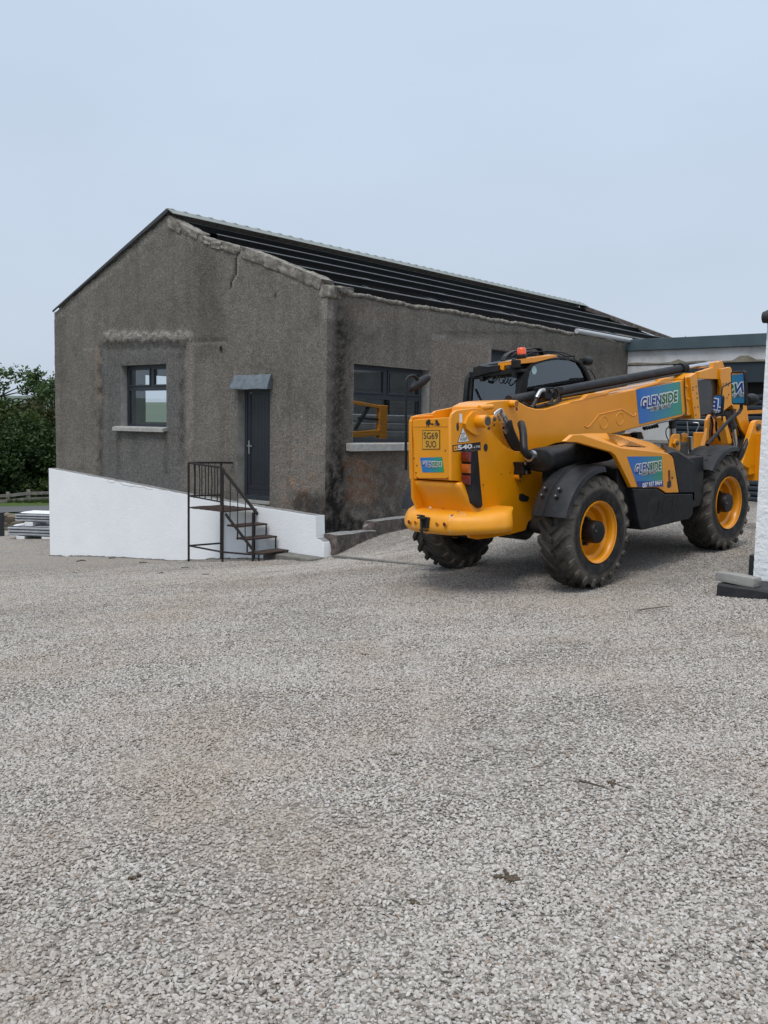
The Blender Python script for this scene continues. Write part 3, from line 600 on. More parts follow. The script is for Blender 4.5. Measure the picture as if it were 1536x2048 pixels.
for i, s in enumerate((.16, 1.22, 2.32, 3.42, 4.55)):
    b = MB(); c = topR+dR*s
    y0 = .32; y1 = LB+.12
    b.prism([c+Vector((0, y0, 0))+dR*a+nR*h for a, h in ((0, 0), (-.06, 0), (-.06, -.014), (-.012, -.014), (-.012, -.105), (.06, -.105), (.06, -.12), (0, -.12))], (0, y1-y0, 0))
    a0 = c+nR*.003; b.add([a0+Vector((0, y0, 0)), a0-dR*.07+Vector((0, y0, 0)), a0-dR*.07+Vector((0, y1, 0)), a0+Vector((0, y1, 0))], [(0, 1, 2, 3)], 1)  # pale strip: sky reflection on the top flange, put into the colour
    b.box(c.x-.004, c.x+.012, y0, y1, c.z-.012, c.z-.001, 1)
    b.build('purlin', [MAT['purlin'], MAT['purlin_edge']], bld, smooth=0)
topL = Vector((-4.49, 0, ZR+.07))
for s in (.3, 1.4, 2.5, 3.6, 4.5):
    b = MB(); c = topL+dL*s-nrm*.11; b.bar(c+Vector((0, .3, 0)), c+Vector((0, LB-.3, 0)), .06, .18, up=nrm); b.build('purlin', [MAT['purlin']], bld, smooth=0)
for yy in (3.1, 6.0, 8.9, 11.8, 14.7):
    b = MB(); b.bar(topR+dR*.0-nR*.33+Vector((0, yy, 0)), topR+dR*4.7-nR*.33+Vector((0, yy, 0)), .10, .22, up=nR); b.bar(topL-nrm*.32+Vector((0, yy, 0)), topL+dL*4.7-nrm*.32+Vector((0, yy, 0)), .10, .22, up=nrm)
    b.box(-.42, -.28, yy-.06, yy+.06, -1.56, ZE-.45); b.box(-WB+.32, -WB+.46, yy-.06, yy+.06, -1.56, ZE-.35); b.build('rafter', MAT['purlin'], bld, smooth=0)
for (ya, sa), (yb, sb) in (((3.1, .2), (6., 3.4)), ((6., .2), (8.9, 3.4)), ((8.9, .2), (11.8, 3.4)), ((11.8, .2), (14.7, 3.4))):
    b = MB(); b.tube([topR+dR*sa-nR*.24+Vector((0, ya, 0)), topR+dR*sb-nR*.24+Vector((0, yb, 0))], .022, 8); b.build('brace', MAT['purlin_edge'], bld)
# far verge coping
b = MB(); b.bar((-4.49, LB+.0, ZR+.05), (0, LB+.0, ZE+.03), .3, .12); b.build('verge_coping', MAT['foundation'], bld, smooth=0)
# windows
def window_g(h, y, trans, mull):
    x0, x1, z0, z1 = h; f = MB(); w = .065
    f.box(x0, x0+w, y, y+.07, z0, z1); f.box(x1-w, x1, y, y+.07, z0, z1); f.box(x0+w, x1-w, y, y+.07, z1-w, z1); f.box(x0+w, x1-w, y, y+.07, z0, z0+w); f.box(x0+w, x1-w, y, y+.07, trans-.045, trans+.045); f.box(mull-.05, mull+.05, y, y+.07, trans+.045, z1-w)
    q = .035
    for a, c in ((x0+w, mull-.05), (mull+.05, x1-w)):   # opening lights sit proud
        f.box(a, a+q, y-.018, y+.05, trans+.047, z1-w-.002); f.box(c-q, c, y-.018, y+.05, trans+.047, z1-w-.002); f.box(a+q, c-q, y-.018, y+.05, z1-w-q-.002, z1-w-.002); f.box(a+q, c-q, y-.018, y+.05, trans+.047, trans+.047+q)
    return f, [(x0+w, x1-w, z0+w, trans-.045), (x0+w+q, mull-.05-q, trans+.045+q, z1-w-q), (mull+.05+q, x1-w-q, trans+.045+q, z1-w-q)]
wn = empty('window', parent=bld)
f, panes = window_g((GW[0]+.005, GW[1], GW[2], GW[3]), .17, .68, -5.36); f.build('frame', MAT['anthracite'], wn, bevel=.004, smooth=30)
for a, c, d, e in panes: MB().add([(a, .20, d), (c, .20, d), (c, .20, e), (a, .20, e)], [(0, 1, 2, 3)]).build('pane', MAT['pane'], wn, smooth=0)
b = MB(); b.prism([(GW[0]-.14, .0, GW[2]-.075), (GW[0]-.14, .0, GW[2]+.005), (GW[0]-.14, -.13, GW[2]-.02), (GW[0]-.14, -.13, GW[2]-.105)][::-1], (GW[1]-GW[0]+.18, 0, 0)); b.box(GW[0], GW[1], .0, .17, GW[2]-.06, GW[2]+.004); b.build('sill', MAT['sill'], wn, bevel=.008)
wn2 = empty('window', parent=bld)
f, panes = window_g((LW_[0]+.03, LW_[1]-.08, LW_[2]+.02, LW_[3]), .14, .52, 1.78)
fm = MB(); fm.v = [(-p[1], p[0], p[2]) for p in f.v]; fm.f, fm.m = f.f, f.m; fm.build('frame', MAT['anthracite'], wn2, bevel=.004, smooth=30)
for a, c, d, e in panes: MB().add([(-.17, a, d), (-.17, c, d), (-.17, c, e), (-.17, a, e)], [(0, 1, 2, 3)]).build('pane', MAT['pane'], wn2, smooth=0)
b = MB(); b.prism([(.0, LW_[0]-.18, LW_[2]-.13), (.0, LW_[0]-.18, LW_[2]+.012), (.13, LW_[0]-.18, LW_[2]-.005), (.13, LW_[0]-.18, LW_[2]-.14)], (0, LW_[1]-LW_[0]+.3, 0)); b.box(-.14, .0, LW_[0], LW_[1], LW_[2]-.06, LW_[2]+.01); b.build('sill', MAT['sill'], wn2, bevel=.008)
b = MB(); b.box(-.25, -.23, L2[0], L2[1], L2[2], L2[3]); 
for i in range(14): b.box(-.24, -.215, L2[0], L2[1], L2[2]+.17*i, L2[2]+.17*i+.15)
b.build('slatted_shutter', MAT['shutter'], bld, smooth=0)
# door with lead hood
dr = empty('door', parent=bld); x0, x1, z0, z1 = DW
b = MB(); b.box(x0+.06, x0+.13, .13, .21, z0+.0, z1); b.box(x1-.06, x1, .13, .21, z0, z1); b.box(x0+.13, x1-.06, .13, .21, z1-.06, z1); b.box(x0+.13, x1-.06, .11, .21, z0, z0+.09); b.build('frame', MAT['anthracite'], dr, bevel=.004)
b = MB(); b.box(x0+.135, x1-.065, .15, .195, z0+.10, z1-.065)
for i in range(6):
    xx = x0+.24+i*.095; b.box(xx, xx+.0925, .1465, .151, z0+.30, z1-.07)
b.box(x0+.14, x1-.07, .138, .151, z0+.10, z0+.19); b.box(x0+.14, x1-.07, .14, .151, z0+.205, z0+.285); b.box(x0+.14, x0+.225, .138, .151, z0+.30, z1-.07); b.build('door_leaf', MAT['door'], dr, bevel=.003)
b = MB(); b.box(x0+.165, x0+.205, .128, .14, -.62, -.36); b.box(x0+.17, x0+.30, .095, .11, -.475, -.45); b.cyl((x0+.185, .14, -.462), (x0+.185, .095, -.462), .012, 10); b.build('handle', MAT['zinc'], dr, bevel=.003)
b = MB(); b.box(x0+.02, x1, -.02, .13, z0-.05, z0-.002); b.build('threshold', MAT['cement'], dr)
hx0, hx1 = x0-.04, x1+.05
b = MB()
hood = [[(hx0+(hx1-hx0)*t, -.005, z1+.275), (hx0+(hx1-hx0)*t, -.045, z1+.265+.006*math.sin(t*9)), (hx0-.03+(hx1-hx0+.05)*t, -.15, z1+.035+.008*math.sin(t*7+1)), (hx0-.03+(hx1-hx0+.05)*t, -.155, z1-.005+.006*math.sin(t*11)), (hx0+(hx1-hx0)*t, -.005, z1+.0)] for t in np.linspace(0, 1, 12)]
b.loft(hood); b.build('canopy', MAT['lead'], bld, smooth=30, bevel=.006)

# ------------------------------------------------------------------ white plinth wall, steps, kerbs
pl = MB(); tops = [on_gable(u, v, -.25) for u, v in ((97, 936), (240, 963), (383, 991), (520, 1014), (631, 1031.5))]
r1_ = on_gable(632, 1076, -.25); r2_ = on_gable(641, 1080, -.25); r3_ = on_gable(647, 1092, -.25); r4_ = on_gable(648, 1112, -.25)
poly = [(tops[0][0], -.25, -3.8)]
for i in range(len(tops)-1):
    for t in np.linspace(0, 1, 14)[:-1]:
        x = tops[i][0]*(1-t)+tops[i+1][0]*t; z = tops[i][1]*(1-t)+tops[i+1][1]*t; poly.append((x, -.25, z+.012*noise.noise((x*6, 0, 3))))
poly += [(tops[-1][0], -.25, tops[-1][1]), (r1_[0]-.01, -.25, (tops[-1][1]+r1_[1])/2+.02), (r1_[0], -.25, r1_[1]), (r2_[0], -.25, r2_[1]), ((r2_[0]+r3_[0])/2+.02, -.25, (r2_[1]+r3_[1])/2+.02), (r3_[0], -.25, r3_[1]), (r4_[0], -.25, r4_[1]-.5)]
pl.prism(poly[::-1], (0, .235, 0))
po = pl.build('plinth_wall', [MAT['white_paint'], MAT['foundation_top']], bevel=.012); po.location = (CX, CY, 0); po.rotation_euler = (0, 0, TH)
for p in po.data.polygons:
    if p.normal.z > .8: p.material_index = 1
tag(po, 'white painted wedge-shaped plinth wall along the foot of the gable', 'plinth wall')
b = MB(); bl_ = []
for x in np.arange(-8.90, -.95, .05):
    w_ = BW(x, -.28); zz = gz(w_.x, w_.y); h_ = .022+.03*noise.noise((x*3, 1, 1))+.02*noise.noise((x*11, 1, 5)); bl_.append((x, zz, h_))
b.loft([[(x, -.262, z-.08), (x, -.262-.010*(1+noise.noise((x*8, 0, 0))), z+h*.6), (x, -.251, z+h), (x, -.245, z-.08)] for x, z, h in bl_]); o = b.build('gap_line_strip', MAT['kerb'], po, smooth=50)  # dark strip added to stand for the shaded gap between wall and gravel
b = MB(); cr_ = [on_gable(u, v, -.2505) for u, v in ((214, 961), (219, 965), (226, 966), (231, 962), (240, 964), (246, 970), (253, 971), (262, 973), (270, 972), (277, 975), (287, 974), (294, 978), (306, 979))]
b.tube([(x, -.2505, z) for x, z in cr_], [.004*(.6+.5*math.sin(i*2.1)**2) for i in range(len(cr_))], 5); b.build('hairline_crack', MAT['kerb'], po)
b = MB(); rr_ = random.Random(3)
b.box(-.95, .28, -.62, -.255, -2.75, -2.345); o = b.build('doorstep_slab', MAT['kerb'], bevel=.02, smooth=35); o.location = (CX, CY, 0); o.rotation_euler = (0, 0, TH)
tag(o, 'low grey concrete slab at the notched end of the white plinth', 'slab')
kp = []
for t in np.linspace(0, 1, 16):
    u, v = 668+(885-668)*t, 1112+(1130-1112)*t; D = ray(u, v); lo_, hi_ = 5., 30.
    for _ in range(40):
        m_ = (lo_+hi_)/2
        if D[2]*m_ > gz(D[0]*m_, D[1]*m_)+.03: lo_ = m_
        else: hi_ = m_
    kp.append(Vector((D[0]*lo_, D[1]*lo_, D[2]*lo_)))
b = MB(); b.loft([[p+Vector((-.03, -.02, -.25)), p+Vector((-.03, -.02, .012-.034*i/15)), p+Vector((.03, .02, .014-.030*i/15)), p+Vector((.03, .02, -.25))] for i, p in enumerate(kp)])
tag(b.build('kerb_stone', MAT['kerb'], smooth=30), 'thin grey kerb edging the gravel ramp behind the yellow bumper', 'kerb')

st = empty('metal_steps', tuple(BW(-1.6, -.7, -2.55)), TH); tag(st, 'rusty black iron steps and railing below the dark door', 'steps')
def LP(x, y, z): return (x+1.6, y+.7, z+2.55)   # building frame -> steps frame
YO = -1.08; XA, XB, XC = -2.50, -1.52, -.70; YI = -.30
def post(nm, x, y, zt, zb, r=.021): MB().tube([LP(x, y, zb), LP(x, y, zt)], r, 8).build(nm, MAT['rust'], st)
post('post', XA, YO, -.78, -2.74); post('post', XB, YO, -.86, -2.62); post('post', XC, YO, -1.58, -2.53); post('post', XA, YI, -.80, -2.72); post('post', XB-.02, YI, -1.62, -2.6)
def rail(pts, r=.019, nm='rail'): MB().tube([LP(*p) for p in pts], r, 8).build(nm, MAT['rust'], st)
rail([(XA, YO, -.78), (XA, YI, -.79), (XA, -.02, -.80)]); rail([(XA, YO, -.78), (XB, YO, -.83), (XB+.05, YO, -.88)])
b = MB(); b.bar(LP(XB, YO, -.87), LP(XC+.12, YO, -1.60), .022, .055); b.build('handrail', MAT['rust'], st)
rail([(XA, YO, -1.40), (XB, YO, -1.45)], .015); rail([(XA, YO, -1.40), (XA, YI, -1.42)], .015)
rail([(XA, YO, -2.34), (XB, YO, -2.36), (XC, YO, -2.32)], .017); rail([(XA, YO, -2.34), (XA, YI, -2.36)], .017)
b = MB(); b.bar(LP(XB+.08, YO, -1.66), LP(XC-.02, YO, -2.22), .02, .05); b.build('stringer', MAT['rust'], st)
for i in range(5):
    x = XA+(XB-XA)*(i+1)/6+.012*math.sin(i*5); rail([(x, YO, -.80-.04*(i+1)/6), (x+.006, YO+.01, -1.1), (x, YO, -1.43)], .010, 'baluster')
for i in range(4):
    y = YO+(YI-YO)*(i+1)/5; rail([(XA, y, -.79), (XA, y, -1.41)], .010, 'baluster')
for i in range(3):
    x = XB+(XC-XB)*(i+1)/4; zt = -.87-.73*(x-XB)/(XC+.12-XB); rail([(x, YO, zt), (x+.005, YO, -1.4), (x, YO, -1.66-.56*(x-XB-.08)/(XC-XB))], .009, 'baluster')
b = MB(); N = 14
top = [(LP(XA+(XB+.05-XA)*i/N, y, -1.63+.010*noise.noise((i*.9, j*1.7, 0)))) for i in range(N+1) for j, y in enumerate((YO, -.8, -.55, YI))]
b.add(top, [(i*4+j, i*4+j+1, i*4+j+5, i*4+j+4) for i in range(N) for j in range(3)]); o = b.build('landing', MAT['rust_tread'], st, fix=False); sm = o.modifiers.new('thickness', 'SOLIDIFY'); sm.thickness = .022
for k, (xa, xb, z) in enumerate(((-1.48, -1.17, -1.86), (-1.22, -.91, -2.07), (-.90, -.60, -2.295))):
    b = MB(); b.box(*[q for pr in zip(LP(xa, YO+.06, z-.03), LP(xb, YI, z)) for q in pr])
    o = b.build('tread', MAT['rust_tread'], st, bevel=.008)
    rail([(xb-.02, YO+.07, z-.02), (xb-.02, YO+.07, z-.25)], .014, 'tread_leg'); rail([(xb-.02, YI-.02, z-.02), (xb-.02, YI-.02, z-.25)], .014, 'tread_leg')

# ------------------------------------------------------------------ telehandler
tel = empty('telehandler'); tel.matrix_world = Matrix.Translation(MT.tolist()) @ Matrix(MR.tolist()).to_4x4()
tag(tel, 'big yellow telehandler with black cab, long boom and blue and green hire stickers', 'telehandler')
OR, BK = MAT['orange'], MAT['black_plastic']
z1 = lambda a, b: (800+a/6.4, 780+b/6.4); z2 = lambda a, b: (930+a/5.486, 680+b/5.486); z3 = lambda a, b: (980+a/7.68, 780+b/7.68)
z4 = lambda a, b: (1140+a/5.908, 720+b/5.908); z5 = lambda a, b: (1370+a/8.536, 700+b/8.536); z7 = lambda a, b: (1230+a/5.12, 860+b/5.12)
def T(b, nm, m, bevel=0, par=tel, **k): return b.build(nm, m, par, bevel=bevel, **k)
def disc(b, c, r, n='y', m=0, rz=None, h=.006):
    c = Vector(c); k = 18
    ring = [Vector((math.cos(2*PI*i/k)*r, 0, math.sin(2*PI*i/k)*(rz or r))) if n == 'y' else Vector((0, math.cos(2*PI*i/k)*r, math.sin(2*PI*i/k)*(rz or r))) for i in range(k)]
    b.prism([c+p for p in ring], Vector((0, -h, 0)) if n == 'y' else Vector((-h, 0, 0)), m)
# --- chassis: two side plates carrying the boom, frame, axles
PY = -.30
plate_px = [(902, 961), (901.5, 838), (905, 827), (913, 821), (948, 816), (966, 818), (973, 826), (976, 838), (981, 856), (988, 868), (996, 879), (1006, 889), (1018, 897), (1031, 902.5), (1044, 903), (1085, 902)]
low_px = [(1085, 1010), (1069, 1034), (1057, 1044), (1051, 1061), (1020, 1069), (987, 1075), (956, 1079), (940, 1076), (934, 1060), (930, 970), (918, 962)]
b = MB(); b.prism(SP(PY, plate_px+low_px), (0, .035, 0)); plate = T(b, 'chassis_plate', OR, .006)
lp = [S1(818, 842, .30), S1(822, 833, .30), S1(832, 830, .30), S1(862, 826, .30), S1(867, 822, .30), S1(925, 810, .30), S1(977, 804, .30)]
b = MB(); b.prism(lp+[(-1.2, .30, 1.80), (-1.0, .30, 1.0), (-1.7, .30, .6), (-2.45, .30, .6), (-2.65, .30, 1.0)], (0, -.035, 0)); T(b, 'chassis_plate', OR, .006)
b = MB(); b.box(-1.75, 1.9, -.30+.036, .262, .52, 1.02); b.box(-1.2, 1.75, -.62, .62, .62, .98); T(b, 'chassis_frame', MAT['dark_steel'], .02)
for x in (-1.375, 1.375):
    b = MB(); b.tube([(x, -.72, .6), (x, -.3, .62), (x, -.17, .62), (x, -.16, .62), (x, .16, .62), (x, .17, .62), (x, .3, .62), (x, .72, .6)], [.11, .10, .10, .19, .19, .10, .10, .11], 16); T(b, 'axle', MAT['dark_steel'])
b = MB(); b.box(-2.1, -1.6, -.24, .24, .56, .80); T(b, 'transmission', MAT['dark_steel'], .02)
# --- rear panel and its surround
XR = -2.66
pan = [z1(160, 400), z1(168, 385), z1(215, 375), z1(640, 350), z1(648, 365), z1(640, 1085), z1(610, 1125), z1(580, 1133), z1(245, 1131), z1(205, 1110), z1(188, 1060), z1(170, 640), z1(158, 470)]
b = MB(); b.prism(RP(XR, pan), (.05, 0, 0)); panel = T(b, 'rear_panel', OR, .012, seg=3)
b = MB(); b.prism(RP(XR+.03, [z1(108, 400), z1(125, 355), z1(165, 330), z1(175, 350), z1(160, 400), z1(165, 640), z1(190, 1070), z1(212, 1142), z1(118, 1142), z1(105, 800)]), (.3, 0, 0)); T(b, 'panel_surround', OR, .012)
b = MB(); b.box(XR+.06, -2.1, -.265, .265, 1.19, 1.74); T(b, 'rear_bulkhead', OR, .01)
b = MB(); q = RP(XR-.002, [z1(163, 465), z1(637, 462)]); b.bar(q[0], q[1], .006, .004); T(b, 'panel_crease', MAT['dull_plate'], par=panel)
for u, v in ((180, 875), (220, 967), (208, 1058), (582, 776)):
    b = MB(); disc(b, R1(*z1(u, v), XR+.001), .007, 'x'); T(b, 'bolt', MAT['dark_steel'], par=panel)
# old torn label, number plate, hire sticker
b = MB(); c0 = R1(*z1(415, 440), XR-.002); rs = random.Random(5)
for i in range(26):
    yy = c0[1]+rs.uniform(-.095, .085); zz = c0[2]+rs.gauss(0, .022); w, h = rs.uniform(.004, .022), rs.uniform(.003, .012)
    if i < 6: yy = c0[1]+.055+rs.uniform(-.02, .02); zz = c0[2]+.026+rs.uniform(-.012, .01); w, h = .02, .014
    b.add([(XR-.002-i*.0001, yy-w, zz-h), (XR-.002-i*.0001, yy+w, zz-h*.7), (XR-.002-i*.0001, yy+w*.8, zz+h), (XR-.002-i*.0001, yy-w*.7, zz+h*.8)], [(0, 1, 2, 3)])
T(b, 'torn_label', MAT['sticker_ink'], smooth=0, par=panel)
b = MB(); q = RP(XR-.004, [z1(290, 522), z1(504, 520), z1(504, 752), z1(288, 754)]); b.prism([Vector(p)+Vector((0, .006*s, .006*t)) for p, s, t in zip(q, (1, -1, -1, 1), (1, 1, -1, -1))], (.003, 0, 0), 1); b.prism([Vector(p)+Vector((-.001, 0, 0)) for p in q], (.0005, 0, 0), 0)
cy_ = sum(p[1] for p in q)/4; ct = sum(p[2] for p in q[:2])/2; cb = sum(p[2] for p in q[2:])/2; pw = abs(q[1][1]-q[0][1]); ph = ct-cb
for s, zz, wf in (('SG69', ct-ph*.28, .84), ('SUO', cb+ph*.26, .62)): put_text(b, s, (XR-.005, cy_, zz), (0, -1, 0), (0, 0, 1), pw*wf, ph*.36, 1, .001, offset=.012)
T(b, 'number_plate', [MAT['plate_yellow'], MAT['sticker_ink']], smooth=0, par=panel)
def hire_sticker(nm, corners, U, V, N, grad, tx, lines_, par):
    """printed panel: gradient ground, two-tone name with white outline, small line below"""
    U, V, N = Vector(U).normalized(), Vector(V).normalized(), Vector(N); b = MB()
    b.prism([Vector(p)+N*.003 for p in corners], -N*.002, 0)
    cs = [Vector(p) for p in corners]
    for (txt, c, w, h, kind, sh) in lines_:
        c = Vector(c)
        if kind == 'name':
            put_text(b, txt, c, U, V, w, h, 1, .0045, offset=.125, shear=sh, spacing=1.10)
            half = len(txt)//2+1 if False else 4
            me = text_mesh(txt, .038, sh, 1.10); ref = text_mesh(txt, 0, sh, 1.10); rc = np.array([v.co[:2] for v in ref.vertices]); lo, hi = rc.min(0), rc.max(0)
            cut = lo[0]+(hi[0]-lo[0])*.525
            for p in me.polygons:
                pts = [me.vertices[i].co for i in p.vertices]; mx = sum(q.x for q in pts)/len(pts); my = sum(q.y for q in pts)/len(pts)
                mid = 2 if mx-sh*my*.0 < cut else 3
                b.add([c+U*((q.x-(lo[0]+hi[0])/2)*w/(hi[0]-lo[0]))+V*((q.y-(lo[1]+hi[1])/2)*h/(hi[1]-lo[1]))+N*.006 for q in pts], [tuple(range(len(pts)))], mid)
        elif kind == 'sub':
            put_text(b, txt, c, U, V, w, h, 1, .0075, offset=.11, shear=sh); put_text(b, txt, c, U, V, w, h, 4, .0090, offset=.02, shear=sh)
        elif kind == 'white': put_text(b, txt, c, U, V, w, h, 1, .0045, offset=.02)
    return T(b, nm, [grad, MAT['white'], MAT['ink_blue'], MAT['ink_green'], MAT['sticker_ink']], smooth=0, par=par)
q = RP(XR, [z1(258, 866), z1(540, 858), z1(566, 1052), z1(290, 1054)])
hire_sticker('hire_sticker', q, (0, -1, 0), (0, 0, 1), (-1, 0, 0), gradient_rear('rear_sticker_print', q[3][1], q[2][1]), 0,
             [('GLENSIDE', R1(*z1(413, 943), XR), abs(q[1][1]-q[0][1])*.86, .040, 'name', .12), ('HIRE & SALES', R1(*z1(418, 984), XR), abs(q[1][1]-q[0][1])*.44, .013, 'sub', 0)], panel)
# --- counterweight and bumper
def sm_plan(x0, hw, xe=None, we=None, flat=None):
    """tail outline from right front to left front with swept corners"""
    h = [(-2.40, hw-.03), (-2.42, hw), (x0+.10, hw), (x0+.045, hw-.001), (x0+.018, hw-.008), (x0+.004, hw-.028), (x0, hw-.06), (x0-.004, hw*.5)]
    return [(x, -y) for x, y in h]+[(x0-.008, 0)]+h[::-1]
def ring(pl, z, inset=0.): return [(x, y, z) for x, y in pl]
b = MB(); levels = [(.78, .425, -2.475), (.86, .418, -2.485), (.92, .405, -2.505), (1.0, .385, -2.545), (1.12, .352, -2.610), (1.160, .344, -2.622), (1.176, .335, -2.612), (1.18, .31, -2.585)]
rings = []
for z, hw, x0 in levels: rings.append(ring(sm_plan(x0, hw, -2.42, min(hw, .34)+.0, flat=.80), z))
b.loft(rings); cw = T(b, 'counterweight', OR, smooth=50)
b = MB()
def bump_plan(k, dx): # k scales width, dx pulls in
    pts = [(-2.16, -.30), (-2.14, -.56*k), (-2.17, -.635*k), (-2.24, -.68*k), (-2.33, -.675*k), (-2.44, -.61*k), (-2.56, -.50*k), (-2.66, -.385*k), (-2.72, -.30*k), (-2.745+dx*0, -.20), (-2.752, 0)]
    pts = [(x+dx, y) for x, y in pts]; return pts+[(x, -y) for x, y in pts[::-1][1:]]
lv = [(.655, .82, .10), (.664, .90, .055), (.684, .96, .02), (.715, 1., 0.), (.745, 1.0, .0), (.80, .985, .008), (.84, .955, .028), (.868, .91, .065), (.882, .85, .12), (.886, .78, .17)]
b.loft([ring(bump_plan(k, d), z) for z, k, d in lv]); bum = T(b, 'bumper', MAT['orange_worn'], smooth=60)
for u, v, r, m in ((117, 1690, .021, 'red_lens'), (196, 1698, .018, 'dark_orange'), (472, 1715, .018, 'dark_orange'), (570, 1721, .021, 'red_lens')):
    if m == 'dark_orange' and m not in MAT: MAT[m] = simple('shaded_socket', (.30, .10, .006), .6, var=.2)
    c = R1(*z1(u, v), -2.752); b = MB(); c = Vector(c); k = 16
    b.lathe([(r*1.22, .004), (r*1.05, -.003), (r, .004), (r*.9, .012)], (0, 0, 0), 'y', 18); mtx = Matrix.Rotation(R_(-90), 4, 'Z'); b.v = [tuple(mtx @ Vector(p)+c) for p in b.v]; b.lathe([(r, 0), (.0001, 0)], (0, 0, 0), 'x', 16, 1); b.v[-32:] = [tuple(Vector(p)+c+Vector((-.002, 0, 0))) for p in b.v[-32:]]
    T(b, 'reflector' if m == 'red_lens' else 'bolt_socket', [MAT['orange_worn'], MAT[m]], par=bum)
for u, v in ((250, 1522), (563, 1538)):
    b = MB(); disc(b, R1(*z1(u, v), -2.494), .020, 'x', h=.012); T(b, 'bolt_socket', MAT['dark_orange'], par=cw)
b = MB(); c = R1(*z1(388, 1515), -2.500); b.box(c[0]-.003, c[0], c[1]-.018, c[1]+.018, c[2]-.03, c[2]+.03); T(b, 'small_label', MAT['white'], smooth=0, par=cw)
c = R1(*z1(310, 1690), -2.755); b = MB()   # towing jaw with its pin
b.box(c[0]-.005, c[0]+.02, c[1]-.035-.03, c[1]+.04, c[2]-.06, c[2]+.05); b.box(c[0]-.05, c[0], c[1]-.04, c[1]+.05, c[2]+.035, c[2]+.055); b.box(c[0]-.045, c[0], c[1]-.06, c[1]+.03, c[2]-.085, c[2]-.07); b.cyl((c[0]-.03, c[1]+.01, c[2]-.145), (c[0]-.03, c[1]+.01, c[2]+.075), .014, 10); b.bar((c[0]-.04, c[1]+.06, c[2]+.07), (c[0]-.02, c[1]-.03, c[2]+.065), .014)
T(b, 'towing_jaw', MAT['rust'], .003, par=bum)
# --- plate furniture
b = MB(); q = [S1(*z1(*p), -.335) for p in ((835, 430), (870, 345), (935, 275), (985, 270), (1040, 290), (1060, 340), (1065, 430), (1060, 520), (1040, 575), (985, 582), (920, 550), (860, 500))]; b.prism(q, (0, .036, 0)); c = Vector(S1(*z1(965, 400), PY)); b.cyl(c, c+Vector((0, -.16, 0)), .062, 22); b.cyl(c+Vector((0, -.158, 0)), c+Vector((0, -.164, 0)), .045, 18, 1); b.bar(c+Vector((.02, -.155, -.05)), c+Vector((.02, -.155, -.085)), .02, .02, 1)
T(b, 'pivot_boss', [OR, MAT['steel_bolt']], .008, par=plate)
def pin(u, v, y, r, h, nm='pivot_pin'):
    b = MB(); c = Vector(S1(u, v, y)); b.cyl(c+Vector((0, .02, 0)), c+Vector((0, -h, 0)), r, 18); b.cyl(c+Vector((0, -h, 0)), c+Vector((0, -h-.012, 0)), r*.55, 12, 1); b.bar(c+Vector((0, -h, -r)), c+Vector((0, -h+.01, -r-.03)), .014, .014, 1); T(b, nm, [OR, MAT['steel_bolt']], .005, par=plate)
pin(*z1(1150, 375), PY, .042, .06); pin(*z3(400, 1325), PY, .034, .055)
b = MB(); a = Vector(S1(*z1(1015, 232), PY+.03)); e = Vector(S1(*z1(1175, 215), PY+.03)); b.cyl(a, e, .028, 16); T(b, 'cross_tube', OR, par=plate)
for nm, u, v, rx, rz in (('slot', *z1(737, 470), .017, .042), ('hole', *z1(1096, 736), .030, .040), ('hole', *z1(1065, 1215), .007, .009), ('hole', *z1(1296, 1075), .006, .006), ('hole', *z1(1408, 1056), .006, .006)):
    b = MB(); disc(b, S1(u, v, PY), rx, 'y', rz=rz, h=.003); T(b, nm, MAT['dark_steel'], smooth=0, par=plate)
b = MB(); b.prism([Vector(S1(*z3(*p), PY)) for p in ((445, 1600), (490, 1588), (590, 1640), (600, 1665), (570, 1712), (480, 1712), (440, 1680))], (0, -.003, 0)); T(b, 'hole', MAT['dark_steel'], smooth=0, par=plate)
b = MB(); c = Vector(S1(*z1(777, 358), PY)); b.box(c.x-.018, c.x+.018, PY-.003, PY, c.z-.045, c.z+.04); T(b, 'small_label', MAT['white'], smooth=0, par=plate)
# triangle plate and model strip
b = MB(); tri = [S1(*z1(*p), PY) for p in ((800, 470), (888, 662), (735, 675))]; b.prism([Vector(p) for p in tri], (0, -.002, 0), 1); cen = sum((Vector(p) for p in tri), Vector())/3; b.prism([cen+(Vector(p)-cen)*.90+Vector((0, -.003, 0)) for p in tri], (0, -.001, 0), 0)
wT = (Vector(tri[1])-Vector(tri[2])).length; UU = (Vector(tri[1])-Vector(tri[2])); UU.normalize()
put_text(b, '27', S1(*z1(805, 572), PY-.004), UU, (0, 0, 1), wT*.30, .034, 1, .001, offset=.015); put_text(b, 'AX6F', S1(*z1(812, 626), PY-.004), UU, (0, 0, 1), wT*.58, .034, 1, .001, offset=.012)
T(b, 'triangle_plate', [MAT['white'], MAT['sticker_ink']], smooth=0, par=plate)
b = MB(); q = [S1(*z1(*p), PY) for p in ((670, 706), (1028, 665), (1030, 770), (676, 790))]; b.prism(q, (0, -.003, 0), 0); UU = (Vector(q[1])-Vector(q[0])).normalized(); VV = Vector((0, 0, 1)); off = Vector((0, -.003, 0))
lw = (Vector(q[1])-Vector(q[0])).length; hh = (Vector(q[0])-Vector(q[3])).length
o_ = Vector(S1(*z1(706, 746), PY))+off; b.obox(o_+Vector((0, -.0015, 0)), UU*lw*.062, Vector((0, .0012, 0)), VV*hh*.36, 1); b.prism([o_+UU*(lw*.03*a)+VV*(hh*.17*c)+Vector((0, -.003, 0)) for a, c in ((-.6, 1), (.9, 0), (-.6, -1))], (0, -.0008, 0), 0)
